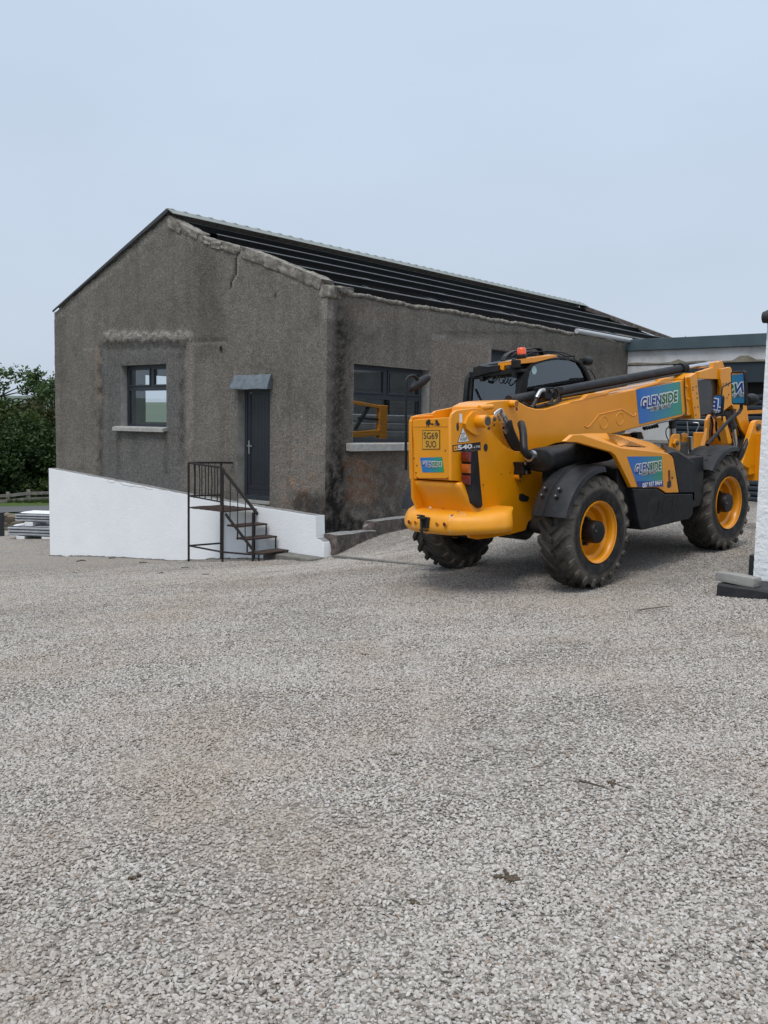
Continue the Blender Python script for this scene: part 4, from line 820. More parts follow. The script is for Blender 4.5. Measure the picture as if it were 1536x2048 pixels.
put_text(b, '540', Vector(S1(*z1(827, 728), PY))+off, UU, VV, lw*.50, hh*.66, 2, .001, offset=.035); put_text(b, '-170', Vector(S1(*z1(972, 728), PY))+off, UU, VV, lw*.27, hh*.33, 2, .001, offset=.02)
T(b, 'model_strip', [MAT['sticker_ink'], MAT['dull_plate'], MAT['white']], smooth=0, par=plate)
# tail lamp cluster
b = MB(); tl = [(930, 785), (1000, 760), (1012, 900), (1035, 1200), (1062, 1480), (1035, 1512), (1008, 1512), (950, 1450), (925, 1240), (922, 1000)]
b.prism(SP(-.44, [z1(*p) for p in tl]), (0, .141, 0)); lamp = T(b, 'tail_light', BK, .008)
xl = S1(*z1(925, 1000), -.44)[0]
for zt, zb, m in ((1.475, 1.375, 'red_lens'), (1.362, 1.265, 'amber_lens'), (1.252, 1.155, 'red_lens')):
    b = MB(); b.loft([[(xl+.03, -.43, zb), (xl+.03, -.315, zb), (xl+.03, -.315, zt), (xl+.03, -.43, zt)], [(xl-.022, -.425, zb+.005), (xl-.022, -.32, zb+.005), (xl-.022, -.32, zt-.005), (xl-.022, -.425, zt-.005)], [(xl-.032, -.415, zb+.02), (xl-.032, -.33, zb+.02), (xl-.032, -.33, zt-.02), (xl-.032, -.415, zt-.02)]]); T(b, 'lens', MAT[m], par=lamp)
# --- muffler and tail pipe
b = MB(); rgs = []
YM = -.56
for x, k in ((-1.66, .80), (-1.645, .93), (-1.61, 1.), (-1.10, 1.), (-1.06, .97), (-1.0, .95), (-.55, .95)):
    rgs.append([(x, YM+.20*k*math.copysign(abs(math.cos(a))**.75, math.cos(a)), 1.325+.022*(x+1.8)+.125*k*math.copysign(abs(math.sin(a))**.75, math.sin(a))) for a in np.linspace(0, 2*PI, 28, endpoint=False)])
b.loft(rgs); muf = T(b, 'muffler', MAT['black_plastic'], smooth=50)
b = MB(); b.tube([(x, YM+.202*math.cos(a), 1.325+.022*.72+.127*math.sin(a)) for a in np.linspace(0, 2*PI, 28, endpoint=False) for x in (-1.08,)], .008, 6, closed=True); T(b, 'muffler_seam', MAT['black_metal'], par=muf)
b = MB(); pc = [S1(*z3(650, 1015), -.55), S1(*z3(600, 1010), -.55), S1(*z3(555, 975), -.54), S1(*z3(525, 920), -.53), S1(*z3(517, 820), -.50), S1(*z3(512, 690), -.46), S1(*z3(500, 600), -.42), S1(*z3(484, 545), -.38), S1(*z3(478, 520), -.35)]
sm_ = []
for i in range(len(pc)-1):
    for t in (0, .33, .66): sm_.append(Vector(pc[i]).lerp(Vector(pc[i+1]), t))
b.tube(sm_+[Vector(pc[-1])], .040, 14); b.tube([Vector(pc[0]), Vector(pc[1])], .062, 16, 1); T(b, 'tail_pipe', [MAT['black_metal'], MAT['zinc']], smooth=70)
b = MB(); q = [S1(*z3(*p), -.42) for p in ((490, 1110), (560, 1105), (600, 1140), (640, 1290), (520, 1305), (500, 1290), (510, 1200))]; b.prism(q, (0, .12, 0)); T(b, 'muffler_bracket', MAT['black_metal'], .006)
for u, v in ((540, 1132), (558, 1265)):
    b = MB(); c = Vector(S1(*z3(u, v), -.425)); b.cyl(c, c+Vector((0, -.02, 0)), .018, 8); T(b, 'bolt', MAT['zinc'])
# --- boom
BY = -.20
top_px = [(962, 812), (976, 804.5), (992, 801.5), (1012, 800), (1026, 799.6), (1039, 804), (1057, 813.5), (1072, 817.5), (1090, 817.5), (1119, 809), (1167, 797.5), (1216, 789), (1270, 778), (1366, 760)]
bot_px = [(1374, 822), (1371, 829), (1362, 834), (1276, 855), (1231, 867)]
b = MB(); q = SP(BY, top_px+bot_px); q += [(-.9, BY, 1.44), (-1.7, BY, 1.30), (-2.0, BY, 1.34), (-2.2, BY, 1.6)]; b.prism(q, (0, .40, 0)); boom = T(b, 'boom', OR, .014, seg=3)
b = MB(); q = SP(BY-.004, [z4(0, 497), z4(150, 465), z4(215, 405), z4(300, 392), z4(420, 388), z4(470, 362), z4(590, 335), z4(600, 348), z4(460, 385), z4(440, 408), z4(0, 505)]); b.prism(q, (0, .06, 0)); q = SP(BY-.004, [z4(770, 352), z4(830, 322), z4(1020, 270), z4(1100, 225), z4(1225, 208), z4(1235, 228), z4(1110, 270), z4(850, 335)]); b.prism(q, (0, .06, 0)); T(b, 'top_flange', OR, .004, par=boom)
# pressed strengthening ribs: raised outline and two rings
b = MB(); rib = [z4(165, 775), z4(190, 797), z4(225, 787), z4(335, 645), z4(605, 580), z4(730, 660), z4(765, 655), z4(775, 628)]; b.tube([Vector(S1(*p, BY+.004)) for p in rib], .010, 8)
for (u, v, r) in ((395, 738, .072), (585, 693, .072)):
    c = Vector(S1(*z4(u, v), BY+.0045)); b.tube([c+Vector((r*1.15*math.cos(a), 0, r*math.sin(a))) for a in np.linspace(0, 2*PI, 28, endpoint=False)], .009, 8, closed=True)
T(b, 'pressed_rib', OR, par=boom)
q = [S1(*z4(*p), BY) for p in ((778, 350), (1298, 253), (1328, 637), (818, 757))]; UU = (Vector(q[1])-Vector(q[0])).normalized(); UB = (Vector(q[2])-Vector(q[3])).normalized(); U_ = (UU+UB).normalized(); V_ = Vector((0, -1, 0)).cross(U_); V_ = -V_ if V_.z < 0 else V_
hire_sticker('hire_sticker', q, U_, V_, (0, -1, 0), gradient_sticker('boom_sticker_print', q[0][0], q[1][0]), 0,
             [('GLENSIDE', S1(*z4(1058, 470), BY), (Vector(S1(*z4(1270, 415), BY))-Vector(S1(*z4(845, 520), BY))).length*.99, .118, 'name', .12), ('HIRE & SALES', S1(*z4(1067, 556), BY), (Vector(S1(*z4(1185, 530), BY))-Vector(S1(*z4(955, 582), BY))).length, .045, 'sub', .1)], boom)
b = MB(); b.prism(SP(BY-.012, [z4(1350, 215), z4(1418, 190), z4(1455, 640), z4(1400, 660), z4(1380, 640)]), (0, .42, 0)); b.prism(SP(BY-.05, [z4(1415, 200), z4(1490, 150), z4(1500, 165), z5(268, 1150), z5(262, 1180), z5(165, 1176)]), (0, .50, 0)); col_ = T(b, 'boom_collar', OR, .006, par=boom)
for u, v in ((135, 637), (190, 622), (168, 985), (218, 972), (135, 680), (200, 740), (185, 1110), (205, 820)):
    b = MB(); disc(b, S1(*z5(u, v), BY-.05), .011, 'y', h=.003); T(b, 'hole', MAT['dark_steel'], smooth=0, par=col_)
for u, v in ((1373, 312), (1393, 462)):
    b = MB(); c = Vector(S1(*z4(u, v), BY-.012)); b.cyl(c, c+Vector((0, -.02, 0)), .018, 8); T(b, 'bolt', OR, par=col_)
b = MB(); cc = [Vector(S1(*z4(*p), BY-.012)) for p in ((1352, 200), (1358, 400), (1375, 590), (1365, 640), (1310, 690), (1050, 745), (900, 800))]; b.tube(cc, .007, 6); T(b, 'cable', MAT['hose'], par=boom)
b = MB(); b.prism(SP(-.155, [(1394, 761), (1441, 755), (1444, 822), (1398, 832)]), (0, .31, 0)); def_in = simple('inner_boom_steel', (.020, .018, .017), .3, .2, var=.5, vs=5., grime=(.30, .11, .01), gs=4., gk=(.6, .75), gm=.5, coat=.3); T(b, 'inner_boom', def_in, .01, par=boom)
# boom head
b = MB(); b.prism(SP(BY, [z5(240, 372), z5(480, 300), z5(488, 212), z5(545, 200), z5(618, 315), z5(640, 500), z5(240, 492)]), (0, .06, 0)); b.prism(SP(-.0, [z5(480, 260), z5(600, 188), z5(640, 182), z5(678, 300), z5(560, 320)]), (0, .2, 0))
b.prism(SP(BY-.03, [z5(612, 322), z5(720, 300), z5(775, 288), z5(795, 320), z5(808, 375), z5(822, 900), z5(800, 932), z5(642, 1056), z5(640, 640), z5(605, 485)]), (0, .05, 0)); b.prism(SP(.17, [z5(612, 322), z5(720, 300), z5(775, 288), z5(808, 375), z5(822, 900), z5(642, 1056), z5(640, 640)]), (0, .05, 0)); b.prism([(p[0], -.16, p[2]) for p in SP(BY-.03, [z5(640, 480), z5(800, 470), z5(805, 800), z5(650, 900)])], (0, .32, 0)); hd = T(b, 'boom_head', OR, .006)
for u, v in ((650, 578), (700, 568), (740, 605), (745, 762), (668, 832), (715, 818)):
    b = MB(); disc(b, S1(*z5(u, v), BY-.03), .012, 'y', h=.003); T(b, 'hole', MAT['dark_steel'], smooth=0, par=hd)
b = MB(); b.prism(SP(BY, [z5(800, 930), z5(850, 905), z5(1055, 940), z5(1118, 1420), z5(1045, 1490), z5(960, 1350)]), (0, .14, 0)); b.prism(SP(BY+.16, [z5(700, 1080), z5(800, 1000), z5(1000, 1400), z5(960, 1560), z5(880, 1560)]), (0, .2, 0)); T(b, 'boom_nose', OR, .008)
b = MB(); b.prism(SP(BY-.02, [z5(640, 1150), z5(690, 1130), z5(800, 1540), z5(790, 1600), z5(740, 1600)]), (0, .10, 0)); b.prism(SP(BY+.03, [z5(700, 1100), z5(820, 990), z5(900, 1200), z5(870, 1340), z5(760, 1330)]), (0, .12, 0), 1); T(b, 'nose_link', [OR, MAT['dark_steel']], .006)
b = MB(); b.cyl(S1(*z5(825, 1300), BY-.01), S1(*z5(872, 1640), BY-.01), .030, 14, 0); b.cyl(S1(*z5(770, 1150), BY-.01), S1(*z5(828, 1330), BY-.01), .048, 14, 1); T(b, 'tilt_ram', [MAT['chrome'], MAT['dark_steel']])
b = MB(); b.prism(SP(-.34, [z5(1110, 1470), z5(1190, 1230), z5(1225, 1203), z5(1270, 1195), z5(1320, 1200), z5(1390, 1300), z5(1360, 1640), z5(1180, 2060), z5(975, 1955), z5(1050, 1700)]), (0, .07, 0)); c = Vector(S1(*z5(1240, 1318), -.34)); b.cyl(c, c+Vector((0, -.03, 0)), .05, 16, 1)
b.prism([(p[0], .30, p[2]) for p in SP(-.34, [z5(1110, 1470), z5(1190, 1230), z5(1390, 1300), z5(1360, 1640), z5(1180, 2060), z5(975, 1955)])], (0, .07, 0)); b.box(3.45, 3.65, -.34, .34, .72, .86); b.box(3.62, 3.72, -.62, .62, .62, 1.30); b.box(3.72, 4.75, -.52, -.40, .48, .53); b.box(3.72, 4.75, .40, .52, .48, .53); b.box(3.66, 3.73, -.52, -.40, .48, 1.28); b.box(3.66, 3.73, .40, .52, .48, 1.28)
T(b, 'fork_carriage', [OR, MAT['steel_bolt']], .006)
b = MB()
for i in range(5):
    b.tube([Vector(S1(*z5(1090-i*18, 1480+i*20), -.30+.05*i)), Vector(S1(*z5(1000-i*10, 1700), -.32+.05*i)), Vector(S1(*z5(930, 1900), -.28+.05*i)), Vector(S1(*z5(850, 1980), -.22+.05*i))], .03, 8)
b.prism(SP(-.25, [z5(1100, 1450), z5(1030, 1600), z5(860, 1790), z5(940, 1960), z5(1020, 1800)]), (0, .2, 0)); T(b, 'hose_bundle', MAT['hose'])
b = MB(); b.bar(S1(*z5(1075, 1062), -.1), S1(*z5(1320, 1050), -.1), .03, .05); T(b, 'hose_guide', OR)
# --- extension ram tube along the boom top
b = MB(); P0 = Vector(S1(*z2(545, 655), 0.)); P1 = Vector(S1(*z4(1315, 105), 0.)); d = (P1-P0).normalized(); b.cyl(P0+d*-.1, P1, .058, 20); b.cyl(P1-d*.02, P1+d*.10, .068, 20, 1); P2 = Vector(S1(*z5(480, 235), 0.)); b.cyl(P1+d*.05, P2, .036, 18, 2); T(b, 'extension_ram', [MAT['fender_plastic'], MAT['hose'], MAT['chrome']], smooth=40, par=boom)
b = MB()
for i, dx in enumerate((0, .03, .06, -.03)): 
    c = P1+d*dx; b.tube([c+Vector((0, .075*math.cos(a), .075*math.sin(a))) for a in np.linspace(0, 2*PI, 16, endpoint=False)], .009, 6, closed=True)
b.tube([Vector(S1(*z2(1060, 620), -.06)), Vector(S1(*z2(1536, 530), -.06)), Vector(S1(*z4(1260, 170), -.06)), Vector(S1(*z4(1380, 150), -.06))], .013, 8); b.tube([Vector(S1(*z2(1060, 620), -.06)), Vector(S1(*z2(1035, 690), -.06))], .012, 8); T(b, 'hose', MAT['hose'], par=boom)
# valve block and loops
b = MB(); b.prism(SP(-.14, [z2(865, 520), z2(985, 515), z2(1010, 580), z2(1005, 640), z2(940, 660), z2(880, 640)]), (0, .14, 0)); b.box(*[v for p in zip(S1(*z2(900, 520), -.12), S1(*z2(985, 560), .0)) for v in sorted(p)]); vb = T(b, 'valve_block', MAT['black_metal'], .006)
def hose(pts, y, r, m='hose', nm='hose', par=tel, fn=z2):
    P = [Vector(S1(*fn(a, c), y)) for a, c in pts]; sp = []
    for i in range(len(P)-1):
        p0, p1, p2, p3 = P[max(i-1, 0)], P[i], P[i+1], P[min(i+2, len(P)-1)]
        for t in np.linspace(0, 1, 5)[:-1]: sp.append(.5*((2*p1)+(p2-p0)*t+(2*p0-5*p1+4*p2-p3)*t*t+(3*p1-p0-3*p2+p3)*t**3))
    b = MB(); b.tube(sp+[P[-1]], r, 9); return T(b, nm, MAT[m], smooth=80, par=par)
hose([(735, 745), (770, 680), (800, 610), (830, 560), (865, 548)], -.16, .020, par=vb); hose([(785, 635), (808, 590), (830, 560), (868, 552)], -.165, .024, 'zinc', 'pipe_fitting', vb); hose([(990, 525), (1020, 570), (1020, 640), (985, 690), (930, 705), (880, 700)], -.17, .014, par=vb); hose([(770, 735), (850, 715), (930, 690), (960, 650)], -.15, .018, par=vb); hose([(640, 690), (740, 745), (880, 740), (1000, 700), (1030, 640)], -.10, .016, par=vb)
b = MB(); c = Vector(S1(*z2(945, 560), -.145)); b.cyl(c, c+Vector((0, -.02, 0)), .022, 10); T(b, 'gauge', MAT['steel_bolt'], par=vb)
for k, (pts, y) in enumerate((([(690, 1050), (655, 1180), (665, 1330), (730, 1480), (780, 1580)], -.14), ([(720, 1060), (700, 1200), (720, 1350), (790, 1500)], -.10), ([(560, 1090), (530, 1240), (545, 1400), (600, 1540)], .10), ([(860, 1010), (830, 1120), (790, 1240), (800, 1400)], -.22), ([(900, 1050), (880, 1200), (930, 1380), (985, 1560)], -.16), ([(440, 1130), (470, 1260), (455, 1420), (480, 1550)], .12))):
    hose(pts, y, .017, fn=z5)
# chromed pipes and hoses dropping through the plate cut-out
for i in range(3):
    hose([(52+i*7, 515-i*50), (58+i*6, 440-i*40), (120+i*8, 355-i*25), (165+i*8, 350-i*25), (200+i*6, 400-i*12)], -.245-.012*i, .011, 'chrome', 'steel_pipe', fn=z3)
    hose([(195+i*22, 395-i*5), (225+i*24, 470), (255+i*22, 545-i*10)], -.25-.01*i, .010, 'zinc', 'steel_pipe', fn=z3)
for i in range(4):
    hose([(225+i*24, 560-i*30), (250+i*25, 680-i*30), (310+i*24, 800-i*25), (370+i*22, 890-i*15), (420+i*18, 960)], -.25-.012*i, .027, 'hose', 'hose', fn=z3)
b = MB()
for u, v in ((150, 435), (185, 385), (225, 460), (255, 500), (215, 525), (250, 595), (300, 640), (235, 635)):
    c = Vector(S1(*z3(u, v), -.27)); b.cyl(c+Vector((-.015, 0, .02)), c+Vector((.015, 0, -.02)), .017, 8)
T(b, 'pipe_fitting', MAT['zinc'])
b = MB(); c = Vector(S1(*z3(322, 212), BY)); b.cyl(c, c+Vector((0, -.075, 0)), .037, 18); b.tube([c+Vector((.02*math.cos(a), -.078, .02*math.sin(a))) for a in np.linspace(0, 2*PI, 12, endpoint=False)], .005, 6, 1, closed=True); b.bar(c+Vector((0, -.07, -.035)), c+Vector((.01, -.07, -.07)), .016, .016, 1); T(b, 'pivot_pin', [OR, MAT['steel_bolt']], .006)
# --- engine cover
ou = [z3(1155, 790), (1146, 869.5), (1163, 868.5), (1237, 894), (1246, 896), (1300, 902), (1336, 907), (1344, 912), (1347, 917)]
lo = [(1358, 985), (1332.5, 986), (1316, 975), (1263, 975), (1249, 946), (1231, 911), (1222, 904), (1180, 892), (1153, 884.5), (1136, 884.5)]
inn = [(1150, 869), (1172, 866.8), (1215, 866), (1266, 875), (1305, 886), (1322, 896), (1334, 905)]
YP = -1.10
oute = SP(YP, ou); lowe = SP(YP, lo); inne = [(S1(u, v, -.46)) for u, v in inn]
b = MB(); b.prism(oute+lowe, (0, .05, 0)); b.v = b.v
O = [Vector(p) for p in oute[1:8]]; I = [Vector(p) for p in inne]
b.loft([[o, i, i+Vector((0, 0, -.05)), o+Vector((0, .04, -.05))] for o, i in zip(O, I)])
b.prism([O[-1]+Vector((0, .02, 0)), I[-1], I[-1]+Vector((.05, 0, -.35)), Vector(lowe[0])+Vector((0, .02, 0))], (-.03, 0, 0)); pod = T(b, 'engine_cover', OR, .010, smooth=30)
# grille slats in the cover top
def hoodS(i, t):
    i = min(max(i, 0.), len(O)-1.001); k = int(i); f = i-k; return O[k].lerp(O[k+1], f).lerp(I[k].lerp(I[k+1], f), t)
def hood_it(u, v):
    best = None
    for i in np.linspace(0, 5.9, 120):
        for t in np.linspace(.03, .97, 70):
            x, y = proj(MR @ np.array(hoodS(i, t)) + MT); e = (x-u)**2+(y-v)**2
            if best is None or e < best[0]: best = (e, i, t)
    return np.array(best[1:])
cA0, cA1, cB1, cB0 = [hood_it(*z4(*p)) for p in ((190, 880), (440, 869), (900, 1032), (605, 1024))]
def gpt_(a, c, h=0.): q = (cA0*(1-a)+cA1*a)*(1-c)+(cB0*(1-a)+cB1*a)*c; return hoodS(*q)+Vector((0, 0, h))
b = MB(); NG = 12
b.add([gpt_(a/NG, c/NG, .005) for a in range(NG+1) for c in range(NG+1)], [(a*(NG+1)+c, a*(NG+1)+c+1, (a+1)*(NG+1)+c+1, (a+1)*(NG+1)+c) for a in range(NG) for c in range(NG)], 0)
for k in range(0, 9):
    t = k/8
    for c in range(NG): b.bar(gpt_(t, c/NG, .008), gpt_(t, (c+1.02)/NG, .008), .013 if 0 < k < 8 else .02, .005, 1)
T(b, 'grille', [MAT['black_metal'], OR], par=pod, smooth=0)
q = [S1(*z7(*p), YP) for p in ((122, 272), (478, 268), (490, 578), (232, 584))]
hire_sticker('hire_sticker', q, (1, 0, .0), (0, 0, 1), (0, -1, 0), gradient_sticker('cover_sticker_print', q[0][0]+.05, q[1][0]), 0,
             [('GLENSIDE', S1(*z7(338, 383), YP), S1(*z7(470, 383), YP)[0]-S1(*z7(208, 383), YP)[0], .088, 'name', .06), ('HIRE & SALES', S1(*z7(343, 433), YP), S1(*z7(413, 430), YP)[0]-S1(*z7(272, 430), YP)[0], .036, 'sub', 0), ('087 937 8464', S1(*z7(378, 551), YP), S1(*z7(478, 550), YP)[0]-S1(*z7(280, 552), YP)[0], .048, 'white', 0)], pod)
b = MB(); q = [S1(*z7(*p), YP) for p in ((128, 548), (489, 541), (490, 578), (232, 584))]; q = [S1(*z7(*p), YP) for p in ((213, 525), (488, 519), (490, 578), (232, 584))]; b.prism([Vector(p)+Vector((0, -.0032, 0)) for p in q], (0, -.0006, 0)); T(b, 'sticker_strip', MAT['ink_blue'], smooth=0, par=pod)
b = MB(); rs = random.Random(2)
for (u0, v0, u1, v1, m) in ((545, 412, 560, 490, 1), (562, 405, 582, 432, 2), (585, 403, 607, 430, 2), (566, 438, 608, 472, 2), (578, 484, 592, 500, 0), (547, 450, 562, 590, 0), (535, 530, 552, 585, 0), (560, 520, 574, 580, 0)):
    p0, p1 = S1(*z7(u0, v0), YP), S1(*z7(u1, v1), YP); b.box(p0[0], p1[0], YP-.003-.0004*m, YP, p1[2], p0[2], m)
T(b, 'warning_labels', [MAT['sticker_ink'], MAT['red_lens'], MAT['plate_yellow']], smooth=0, par=pod)
b = MB(); b.prism(SP(YP-.004, [(1265, 977), (1314, 977), (1331.5, 988.5), (1386.5, 987.5), (1386.5, 1026), (1383, 1034), (1379, 1038), (1290, 1059.5), (1283, 1060), (1279, 1051)]), (0, .62, 0)); tank = T(b, 'lower_cover', MAT['black_plastic'], .014, seg=3)
b = MB(); cT = S1(*z7(540, 790), YP-.004); put_text(b, 'JCB', cT, (1, 0, .03), (0, 0, 1), .50, .20, 0, .003, offset=.05, shear=.2); T(b, 'embossed_letters', MAT['black_plastic'], smooth=0, par=tank)
fc = [(1347, 914), (1339.5, 906.5), (1345, 903), (1356, 904), (1388.5, 924.5), (1390.5, 929), (1389, 985), (1359.5, 985)]
b = MB(); b.prism(SP(YP-.002, fc), (0, .10, 0)); o0 = [Vector(p) for p in SP(YP, [(1341, 906), (1356, 905), (1389, 925)])]; i0 = [Vector(S1(u, v, -.5)) for u, v in ((1322, 886), (1355, 900.5), (1386, 920))]
b.loft([[o, i, i+Vector((0, 0, -.06)), o+Vector((0, .03, -.06))] for o, i in zip(o0, i0)]); b.prism([o0[2], i0[2], i0[2]+Vector((0, 0, -.6)), o0[2]+Vector((.03, 0, -.42))], (-.03, 0, 0)); T(b, 'front_cover', MAT['fender_plastic'], .012, smooth=30)
b = MB(); b.box(-.95, .85, -1.03, -.32, .62, 1.20); T(b, 'engine_bay', MAT['black_metal'], .01)
# --- wheels
TY = MAT['tyre']
def tyre_mb():
    b = MB(); half = [(.305, .145), (.325, .168), (.375, .183), (.43, .188), (.48, .182), (.515, .168), (.536, .142), (.545, .08)]
    b.lathe(half+[(.548, 0)]+[(q, -y) for q, y in half[::-1]], n=72)
    N = 21
    for s in (1, -1):
        for i in range(N):
            th0 = 2*PI*(i+(.5 if s < 0 else 0))/N; rings = []
            for t in np.linspace(0, 1, 9):
                if t < .72:
                    k = t/.72; y = -.012+k*.176; rt = .588-.012*k*k; rb = .53; th = th0+.30*k**1.15; w = .030+.006*k
                else:
                    k = (t-.72)/.28; y = .164+.030*math.sin(k*PI/2); rt = .576-.085*k; rb = .53-.07*k; th = th0+.30+.035*k; w = .036-.012*k
                y2 = y if t < .72 else y-.02
                dt = w/.6; rings.append([(rb*math.cos(th-dt*1.25), s*y2, rb*math.sin(th-dt*1.25)), (rt*math.cos(th-dt), s*y, rt*math.sin(th-dt)), (rt*math.cos(th+dt), s*y, rt*math.sin(th+dt)), (rb*math.cos(th+dt*1.25), s*y2, rb*math.sin(th+dt*1.25))])
            b.loft(rings)
    return b
def rim_mb():
    b = MB(); b.lathe([(.305, .172), (.316, .178), (.319, .165), (.300, .156), (.288, .140), (.283, .080), (.270, .070), (.250, .062), (.244, .030), (.240, .0), (.236, -.012), (.16, -.004), (.11, .0)], n=48); b.lathe([(.31, -.172), (.285, -.10), (.24, -.014)], n=40, m=1); b.lathe([(.22, -.015), (.22, -.16), (.001, -.17)], n=32, m=1); return b
def hub_mb():
    b = MB(); b.lathe([(.150, -.02), (.150, .012), (.140, .018), (.118, .02), (.116, .155), (.108, .172), (.06, .176), (.001, .176)], n=32)
    for i in range(8):
        a = 2*PI*i/8+.3; b.lathe([(.016, 0), (.016, .032), (.001, .034)], (.133*math.cos(a), .012, .133*math.sin(a)), 'y', 8, 1)
    b.lathe([(.014, 0), (.012, .01), (.001, .011)], (.055, .176, .03), 'y', 8, 1); return b
w0 = empty('wheel', (-1.352, -.90, .592), PI, tel)
parts = [tyre_mb().build('tyre', TY, w0, smooth=38, bevel=.007, seg=1), rim_mb().build('rim', [OR, MAT['dark_steel']], w0, smooth=40), hub_mb().build('hub', [MAT['black_metal'], MAT['steel_bolt']], w0, smooth=40)]
w0.rotation_euler = (0, .2, PI)
for i, (x, y) in enumerate(((1.392, -.90), (-1.352, .90), (1.392, .90))):
    w = w0.copy(); COL.objects.link(w); w.location = (x, y, .592); w.rotation_euler = (0, .5+i*1.1, PI if y < 0 else 0); w.parent = tel
    for p in parts: c = p.copy(); COL.objects.link(c); c.parent = w
# --- mudguards
def fender(cx, s, a0, a1, r=.665, yi=-.66, yo=-1.13, nose=.10):
    b = MB(); rings = []
    for a in np.linspace(a0, a1, 22):
        t = (a-a0)/(a1-a0); e = min(1, (1-t)/.22) if t > .78 else 1; yo_ = yo+(1-e)*.16; yi_ = yi-(1-e)*.06
        ring_ = [(yi_, r-.012), (yi_-.02, r+.006), ((yi_*.52+yo_*.48), r+.020), (yo_+.05, r+.012), (yo_+.012, r-.006), (yo_, r-.05), (yo_+.012, r-.05), (yo_+.03, r-.014), (yi_*.5+yo_*.5, r), (yi_-.005, r-.03)]
        rings.append([(cx+q*math.cos(a), y*s*-1 if s > 0 else y, .60+q*math.sin(a)) for y, q in ring_])
    b.loft(rings); return b
fr_ = T(fender(-1.36, -1, R_(161), R_(62), r=.655, yi=-.70), 'mudguard', MAT['fender_plastic'], smooth=38)
b = MB()
for a in (143, 136):
    for y in (-.80, -.97):
        c = Vector((-1.375+.684*math.cos(R_(a)), y, .60+.684*math.sin(R_(a)))); n_ = Vector((math.cos(R_(a)), 0, math.sin(R_(a)))); b.tube([c+n_*-.004, c+n_*.004], [.024, .020], 12); b.tube([c+n_*.004, c+n_*.014], .010, 8, 1)
T(b, 'fixing_bolts', [MAT['black_metal'], MAT['zinc']], par=fr_)
b = MB(); b.tube([(-1.375+.69*math.cos(a), -.875, .60+.69*math.sin(a)) for a in np.linspace(R_(160), R_(85), 20)], .006, 6); T(b, 'moulded_ridge', MAT['fender_plastic'], par=fr_)
ff = T(fender(1.375, -1, R_(140), R_(58), r=.672, yi=-.70, yo=-1.14), 'mudguard', MAT['fender_plastic'], smooth=38)
b = MB()
for a in (127, 120):
    for y in (-.86, -1.0):
        c = Vector((1.375+.69*math.cos(R_(a)), y, .60+.69*math.sin(R_(a)))); n_ = Vector((math.cos(R_(a)), 0, math.sin(R_(a)))); b.tube([c+n_*-.004, c+n_*.004], [.024, .020], 12)
T(b, 'fixing_bolts', [MAT['black_metal']], par=ff)
T(fender(-1.375, 1, R_(166), R_(62)), 'mudguard', MAT['fender_plastic'], smooth=38); T(fender(1.375, 1, R_(140), R_(58)), 'mudguard', MAT['fender_plastic'], smooth=38)
b = MB(); b.prism(SP(-.9, [z7(930, 262), z7(990, 240), z7(1160, 238), z7(1170, 262), z7(1050, 258)]), (0, .2, 0)); T(b, 'mudguard_bracket', OR, .004)
# --- cab (on the far side of the boom)
YC0, YC1 = .22, 1.08
cab = empty('cab', parent=tel)
side = [z2(*p) for p in ((600, 700), (612, 520), (625, 400), (660, 330), (725, 262), (800, 236), (900, 212), (1040, 190), (1190, 205), (1275, 238), (1330, 305), (1385, 430), (1440, 600), (1500, 720))]
glass_px = [z2(*p) for p in ((672, 640), (680, 545), (692, 440), (712, 350), (750, 280), (820, 252), (900, 232), (1040, 213), (1180, 222), (1255, 250), (1305, 318), (1350, 420), (1400, 570), (1420, 640))]
so_, gi_ = SP(YC0, side), SP(YC0, glass_px)
def frame_side(y, t):
    b = MB(); o1 = [(p[0], y, p[2]) for p in so_]; g1 = [(p[0], y, p[2]) for p in gi_]; n = len(o1)
    for dy in (0, t):
        b.add([(p[0], y+dy, p[2]) for p in o1]+[(p[0], y+dy, p[2]) for p in g1], [(i, (i+1) % n, n+(i+1) % n, n+i) for i in range(n)])
    b.add([(p[0], y+d_, p[2]) for d_ in (0, t) for p in o1], [(i, (i+1) % n, n+(i+1) % n, n+i) for i in range(n)]); b.add([(p[0], y+d_, p[2]) for d_ in (0, t) for p in g1], [(i, (i+1) % n, n+(i+1) % n, n+i) for i in range(n)]); return b
frame_side(YC0, .06).build('cab_frame', BK, cab, smooth=40); frame_side(YC1-.06, .06).build('cab_frame', BK, cab, smooth=40)
for y, nm in ((YC0+.03, 'side_window'), (YC1-.03, 'side_window')):
    b = MB(); b.prism([(p[0], y, p[2]) for p in gi_], (0, .004, 0)); b.build(nm, MAT['cab_glass'], cab, smooth=0)
# rear frame and window
XB0 = so_[1][0]+.01; zt_, zb_ = 2.20, 1.93
def rx(z): return XB0+(z-1.95)*.16
b = MB()
for y0_, y1_ in ((YC0+.06, YC0+.10), (YC1-.10, YC1-.06)): b.prism([(rx(1.7), y0_, 1.7), (rx(2.26), y0_, 2.26), (rx(2.26)+.07, y0_, 2.26), (rx(1.7)+.07, y0_, 1.7)], (0, y1_-y0_, 0))
b.prism([(rx(2.19), YC0+.06, 2.19), (rx(2.19)-.015, YC0+.06, 2.27), (rx(2.30)+.12, YC0+.06, 2.345), (rx(2.19)+.12, YC0+.06, 2.19)], (0, YC1-YC0-.12, 0)); b.build('rear_frame', BK, cab, bevel=.006)
b = MB(); b.add([(rx(1.72)+.02, YC0+.10, 1.72), (rx(2.19)+.02, YC0+.10, 2.19), (rx(2.19)+.02, YC1-.10, 2.19), (rx(1.72)+.02, YC1-.10, 1.72)], [(0, 1, 2, 3)]); b.build('rear_window', MAT['cab_glass'], cab, fix=False, smooth=0)
